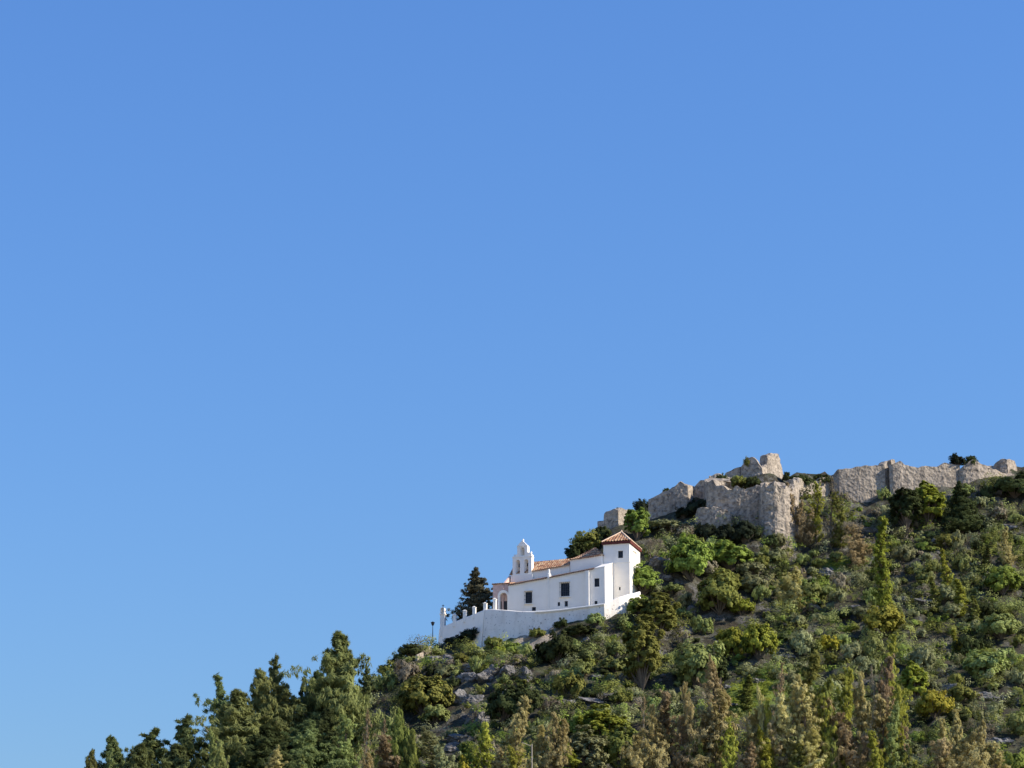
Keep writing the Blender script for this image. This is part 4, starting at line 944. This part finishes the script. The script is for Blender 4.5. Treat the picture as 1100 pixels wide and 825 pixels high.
# bell gable with three arched openings
VB = VN-.35; bt = 1.3
bl, br = uz(550.6, 600, VB)[0], uz(571.0, 600, VB)[0]
def zz(py, px=560): return uz(px, py, VB)[1]
ul, ur_ = uz(555.6, 590, VB)[0], uz(566.4, 590, VB)[0]
zb, zs_, zu, za = zz(619), zz(598, 556), zz(586, 560), zz(580.5, 561)
um = (ul+ur_)/2; W = br-bl; aw = .8
arch = [((bl+W*.27), zb+.45, zs_-.55), ((bl+W*.71), zb+.45, zs_-.55), (um, zs_+.15, zu-.30)]
outer = [(bl, zb), (br, zb), (br, zs_+.35), (br-.25, zs_+.5), (ur_, zs_+.75), (ur_, zu), (um, za), (ul, zu), (ul, zs_+.45), (bl+.25, zs_+.2), (bl, zs_)]
def solid_with_holes(name, outer, arches, v0, v1, mat, parent, hw, splay=1.0):
    bm = bmesh.new(); loops = [outer]
    for (cx, z0, z1) in arches:
        lp = [(cx-hw, z0), (cx+hw, z0), (cx+hw, z1-hw)]+[(cx+hw*math.cos(t), z1-hw+hw*math.sin(t)) for t in np.linspace(.3, math.pi-.3, 7)]+[(cx-hw, z1-hw)]; loops.append(lp)
    eds = []; rings = []
    for lp in loops:
        vs = [bm.verts.new((u, v0, z)) for u, z in lp]; rings.append(vs)
        eds += [bm.edges.new((vs[i], vs[(i+1) % len(vs)])) for i in range(len(vs))]
    r = bmesh.ops.triangle_fill(bm, use_beauty=True, use_dissolve=False, edges=eds, normal=(0, -1, 0))
    fs = [f for f in r['geom'] if isinstance(f, bmesh.types.BMFace)]
    ex = bmesh.ops.extrude_face_region(bm, geom=bm.faces[:])
    for v in [g for g in ex['geom'] if isinstance(g, bmesh.types.BMVert)]:
        v.co.y = v1
        if splay < 1:
            for lp, (cx, z0, z1) in zip(loops[1:], arches):
                if min(abs(v.co.x-a)+abs(v.co.z-b) for a, b in lp) < 1e-4: v.co.x = cx+hw-(cx+hw-v.co.x)*splay; break
    bmesh.ops.recalc_face_normals(bm, faces=bm.faces)
    me = bpy.data.meshes.new(name); bm.to_mesh(me); bm.free(); me.materials.append(mat); return obj(name, me, parent)
bg = solid_with_holes('bell_gable', outer, arch, VB, VB+bt, M['white'], herm, aw/2, .3)
boxes('cornice', [((bl-.08, VB-.08, zs_-.14), (br+.08, VB-.003, zs_-.03)), ((br+.003, VB-.05, zs_-.14), (br+.08, VB+bt+.05, zs_-.03))], M['white'], bg)
boxes('upper_cornice', [((ul-.08, VB-.1, zu-.14), (ur_+.08, VB-.003, zu-.02))], M['white'], bg)
for (x, z) in ((bl+.22, zs_+.12), (br-.22, zs_+.42), (um, za-.08)):
    obj('finial', quads_mesh('finial', np.array(tube_quads([(x, VB+bt*.5, z-.1), (x, VB+bt*.5, z+.1), (x, VB+bt*.5, z+.22), (x, VB+bt*.5, z+.34), (x, VB+bt*.5, z+.55)], [.14, .11, .17, .14, .01], 8)), [M['white']]), bg)
boxes('gable_plinth', [((bl-.3, VB-.16, zb-1.2), (br+.2, VB+bt+.1, zb+.25))], M['white'], herm)
for (cx, z0, z1) in arch[:2]:
    zc = z1-.45; Q = tube_quads([(cx, VB+bt*.75, zc), (cx, VB+bt*.75, zc-.1), (cx, VB+bt*.75, zc-.45), (cx, VB+bt*.75, zc-.62)], [.05, .16, .2, .29], 10)
    obj('bell', quads_mesh('bell', np.array(Q), [M['metal']]), bg)
# small pinnacle on the eave
pu, pz = uz(589.7, 620.6, .1)
Q = tube_quads([(pu, .1, pz-.2), (pu, .1, pz+.25), (pu, .1, pz+.6), (pu, .1, pz+.75), (pu, .1, pz+1.3), (pu, .1, pz+1.55)], [.42, .42, .34, .2, .2, .02], 10)
obj('pinnacle', quads_mesh('pinnacle', np.array(Q), [M['white']]), herm)
# porch: arched entrance on the left end
pl, pr = uz(534.6, 645, .12)[0], u0-.03; pzt = uz(541, 633.6, .12)[1]; pc = (uz(536.6, 645, .12)[0]+uz(544.9, 645, .12)[0])/2; ph = (uz(544.9, 645, .12)[0]-uz(536.6, 645, .12)[0])/2
ot = [(pl, -3), (pr, -3), (pr, pzt-1.0)]+[((pl+pr)/2+(pr-pl)/2*math.cos(t), pzt-1.0+1.0*math.sin(t)) for t in np.linspace(.2, math.pi-.2, 8)]+[(pl, pzt-1.0)]
solid_with_holes('porch', ot, [(pc, -2.4, uz(540, 636.6, .12)[1])], .12, .75, M['white'], herm, ph)
pk0 = uz(529.5, 640, 1.2)[0]; pkz = uz(538, 627.4, 1.2)[1]
boxes('porch_wall', [((pk0, 1.2, -3), (u0-.03, 5.2, pkz))], M['pink'], herm)
dr = boxes('door', [((pc-ph-.3, 1.10, -3), (pc+ph+.2, 1.18, uz(540, 646, 1.1)[1]))], M['door'], herm)
tile_sheet('porch_roof', [(pk0-.15, 1.15, pkz+.03), (u0-.05, 1.15, pkz+.05)], [(pk0-.15, 5.2, pkz+.8), (u0-.05, 5.2, pkz+.9)], herm, .2)
# facade block between porch and nave (front gable, warm render)
lmesh('facade', [(nl[0]-.35, .9, -3), (nl[0]-.35, VN+NW, -3), (nl[0]-.35, VN+NW, nz0-.3), (nl[0]-.35, VN, nz0-.2), (nl[0]-.35, .9, cz[0]+.2), (nl[0]-.03, .9, -3), (nl[0]-.03, VN+NW, -3), (nl[0]-.03, VN+NW, nz0-.3), (nl[0]-.03, VN, nz0-.2), (nl[0]-.03, .9, cz[0]+.2)],
      [(0, 1, 2, 3, 4), (5, 9, 8, 7, 6), (0, 4, 9, 5), (4, 3, 8, 9), (3, 2, 7, 8), (2, 1, 6, 7)], [M['pink']], herm)
# ------------------------------------------------------------------ terrace (retaining) wall
tw = empty('terrace_wall', P(560, 680, 483)); tag(tw, 'white retaining wall with stained patches carrying the hermitage terrace', 'retaining wall')
bpy.context.view_layer.update()
def low_wall(name, path, thick, mat, depth, batter=.08, amp=.03):
    o = stone_wall(name, path, thick, None, depth=depth, jag=.02, amp=amp, batter=batter, step=.5, mat=mat); return o
kid(low_wall('side_wall', [(472, 676, 500), (478, 672.5, 498), (495, 665.5, 493.8), (508, 660.5, 490.6), (520.3, 655.5, 487.2)], .5, 'white', 4, .10), tw)
kid(low_wall('front_wall', [(520.4, 655.3, 487.0), (531, 655, 486.2), (545, 656, 485.4), (560, 657.2, 484.6), (585, 657.4, 483.2), (600, 656, 482.4), (611, 654.6, 481.8), (632.5, 651.8, 480.4), (649, 649.4, 479.6)], .55, 'worn', 5, .10), tw)
kid(low_wall('end_wall', [(649, 649.4, 479.5), (656, 646, 480.1), (665.5, 641.8, 480.7), (668, 641, 480.9)], .5, 'worn', 4, .05), tw)
kid(low_wall('far_wall', [(668, 641.5, 481), (674, 639.6, 482), (680, 638.5, 483.5), (688, 636, 485.5)], .5, 'white', 4, .05), tw)
cp = []
pts = [P(a, b-.25, c-.12) for a, b, c in ((575, 657.6, 483.7), (585, 657.3, 483.2), (600, 655.9, 482.4), (611, 654.5, 481.8), (632.5, 651.7, 480.4), (649, 649.3, 479.6))]
for a, b in zip(pts[:-1], pts[1:]): cp += branch_quads(a, b, .2, .2, 6)
c_o = obj('coping', quads_mesh('coping', np.array(cp), [M['white']])); kid(c_o, tw)
# pillars along the terrace edge: separate white posts standing on the wall
def post_mesh(w, h):
    V = []; Fc = []
    def ring(a, z): k = len(V); V.extend([(-a, -a, z), (a, -a, z), (a, a, z), (-a, a, z)]); return k
    prof = [(w/2, -.8), (w/2, h*.78), (w*.62, h*.78), (w*.62, h*.84), (w*.5, h*.86), (.03, h)]
    ks = [ring(a, z) for a, z in prof]
    for a, b in zip(ks[:-1], ks[1:]):
        for i in range(4): Fc.append((a+i, a+(i+1) % 4, b+(i+1) % 4, b+i))
    Fc.append(tuple(ks[-1]+i for i in range(4)))
    return mesh_np('white_post', V, Fc, [M['white']])
for px, top, bot, w, Y, lb in ((488.5, 659, 668.5, 4.6, 495.4, 'white terrace post next to the tall shrine pillar'), (499.5, 654.8, 664, 4.6, 492.7, 'white terrace post second right of the shrine pillar'),
                               (509.5, 651, 660, 4.2, 490.3, 'white terrace post left of the dark fir trunk side'), (521.3, 646.8, 655.5, 4.4, 487.8, 'white terrace post on the corner of the terrace wall'), (531.5, 642, 653, 4, 488.5, 'white terrace post beside the porch arch')):
    a, b = P(px, top, Y), P(px, bot, Y); o = obj('terrace_post', post_mesh(w*Y/F*.80, a.z-b.z)); o.location = b; o.rotation_euler = (0, 0, -TH); tag(o, lb, 'post', 'white posts along the terrace edge')
# tall shrine pillar with niche
b, t = P(475.8, 675, 499), P(475.8, 650, 499); h = t.z-b.z; w = 6.0*499/F*.42
sh = empty('shrine_pillar', b, -TH); tag(sh, 'tall white shrine pillar with arched niche at the left end of the terrace', 'shrine')
Z = h*.62; so = [(-w, -1.5), (w, -1.5), (w, h*.80)]+[(w*math.cos(x), h*.80+w*.95*math.sin(x)) for x in np.linspace(.25, math.pi-.25, 7)]+[(-w, h*.80)]
solid_with_holes('shaft', so, [(0, Z, h*.86)], -w, w*.9, M['white'], sh, w*.5)
boxes('niche_back', [((-w*.52, w*.3, Z+.01), (w*.52, w*.4, h*.86))], M['white'], sh)
boxes('ledge', [((-w-.1, -w-.12, Z-.18), (w+.1, -w-.003, Z-.03)), ((w+.003, -w-.05, Z-.18), (w+.12, w*.9, Z-.03))], M['white'], sh)
boxes('cross', [((-.05, -.05, h*.80+w*.9), (.05, .05, h*1.02)), ((-.2, -.045, h*.965), (.2, .045, h*.985))], M['metal'], sh)
# lantern post left of the shrine
b, t = P(464.8, 684, 497), P(464.8, 667.5, 497); h = t.z-b.z
lp = empty('street_lamp', b); tag(lp, 'dark street lamp with a lantern head on the skyline left of the shrine', 'street lamp')
obj('post', quads_mesh('post', np.array(tube_quads([(0, 0, -1), (0, 0, .5), (0, 0, h*.72)], [.11, .07, .05], 8)), [M['metal']]), lp)
obj('lantern', quads_mesh('lantern', np.array(tube_quads([(0, 0, h*.72), (0, 0, h*.74), (0, 0, h*.9), (0, 0, h*.93), (0, 0, h)], [.08, .18, .32, .38, .03], 6)), [M['metal']]), lp)
# pale path wall on the left skyline
o = stone_wall('path_wall', [(448.5, 704.5, 479.5), (456, 699.5, 483), (464, 694.5, 486.5)], .4, 'low stone wall of a path climbing the left skyline', 'low wall', depth=1.2, jag=.15, amp=.08, mat='stone')
# dark fir beside the church
T('fir', 'fir', 513, 611, 50, 'dark fir standing between the terrace posts and the porch', Y=501)
# utility pole at the bottom edge
Y = 391; t = P(571.4, 799, Y); g = ground(t.x, Y)
up = empty('utility_pole', (t.x, Y, g)); tag(up, 'pale wooden utility pole with one side arm at the bottom edge', 'utility pole')
hh = t.z-g
obj('pole', quads_mesh('pole', np.array(tube_quads([(0, 0, -1), (0, 0, hh*.5), (0, 0, hh-.02), (0, 0, hh)], [.11, .09, .07, .01], 10)), [M['pole']]), up)
obj('side_arm', quads_mesh('side_arm', np.array(branch_quads((0, 0, hh-.35), (-1.45, -.2, hh+.18), .05, .04, 6)), [M['pole']]), up)
obj('insulator', quads_mesh('insulator', np.array(tube_quads([(-1.35, -.18, hh+.1), (-1.35, -.18, hh+.3), (-1.35, -.18, hh+.4)], [.05, .08, .02], 6)), [M['metal']]), up)
# ------------------------------------------------------------------ camera, sky, sun
cam = bpy.data.cameras.new('camera'); co = bpy.data.objects.new('camera', cam); COL.objects.link(co)
cam.sensor_width = 36; cam.angle = FOV; cam.clip_end = 30000; cam.clip_start = .5
co.location = (0, 0, CAMZ); co.rotation_euler = (math.pi/2+PITCH, 0, 0); S.camera = co
AZ, EL = R(79), R(34)
d = Vector((math.sin(AZ)*math.cos(EL), -math.cos(AZ)*math.cos(EL), math.sin(EL)))
sun = bpy.data.lights.new('sun', 'SUN'); sun.energy = 5.0; sun.angle = R(.53); sun.color = (1, .89, .74)
so_ = bpy.data.objects.new('sun', sun); COL.objects.link(so_); so_.rotation_euler = d.to_track_quat('Z', 'Y').to_euler()
w = bpy.data.worlds.new('World'); S.world = w; w.use_nodes = True; nt = w.node_tree
sky = N(nt, 'ShaderNodeTexSky', sky_type='NISHITA'); sky.sun_disc = False; sky.sun_elevation = EL; sky.sun_rotation = math.pi-AZ
sky.altitude = 0; sky.air_density = 2.0; sky.dust_density = 0; sky.ozone_density = 10
wb = N(nt, 'ShaderNodeVectorMath', operation='MULTIPLY'); wb.inputs[1].default_value = (.675, .812, 1.16)   # white balance of the blue
nt.links.new(sky.outputs[0], wb.inputs[0]); nt.links.new(wb.outputs[0], nt.nodes['Background'].inputs[0]); nt.nodes['Background'].inputs[1].default_value = .10
vs = S.view_settings; vs.view_transform = 'Standard'; vs.look = 'None'; vs.gamma = 1; vs.exposure = .585; vs.use_curve_mapping = False
S.cycles.max_bounces = 6; S.cycles.transparent_max_bounces = 8
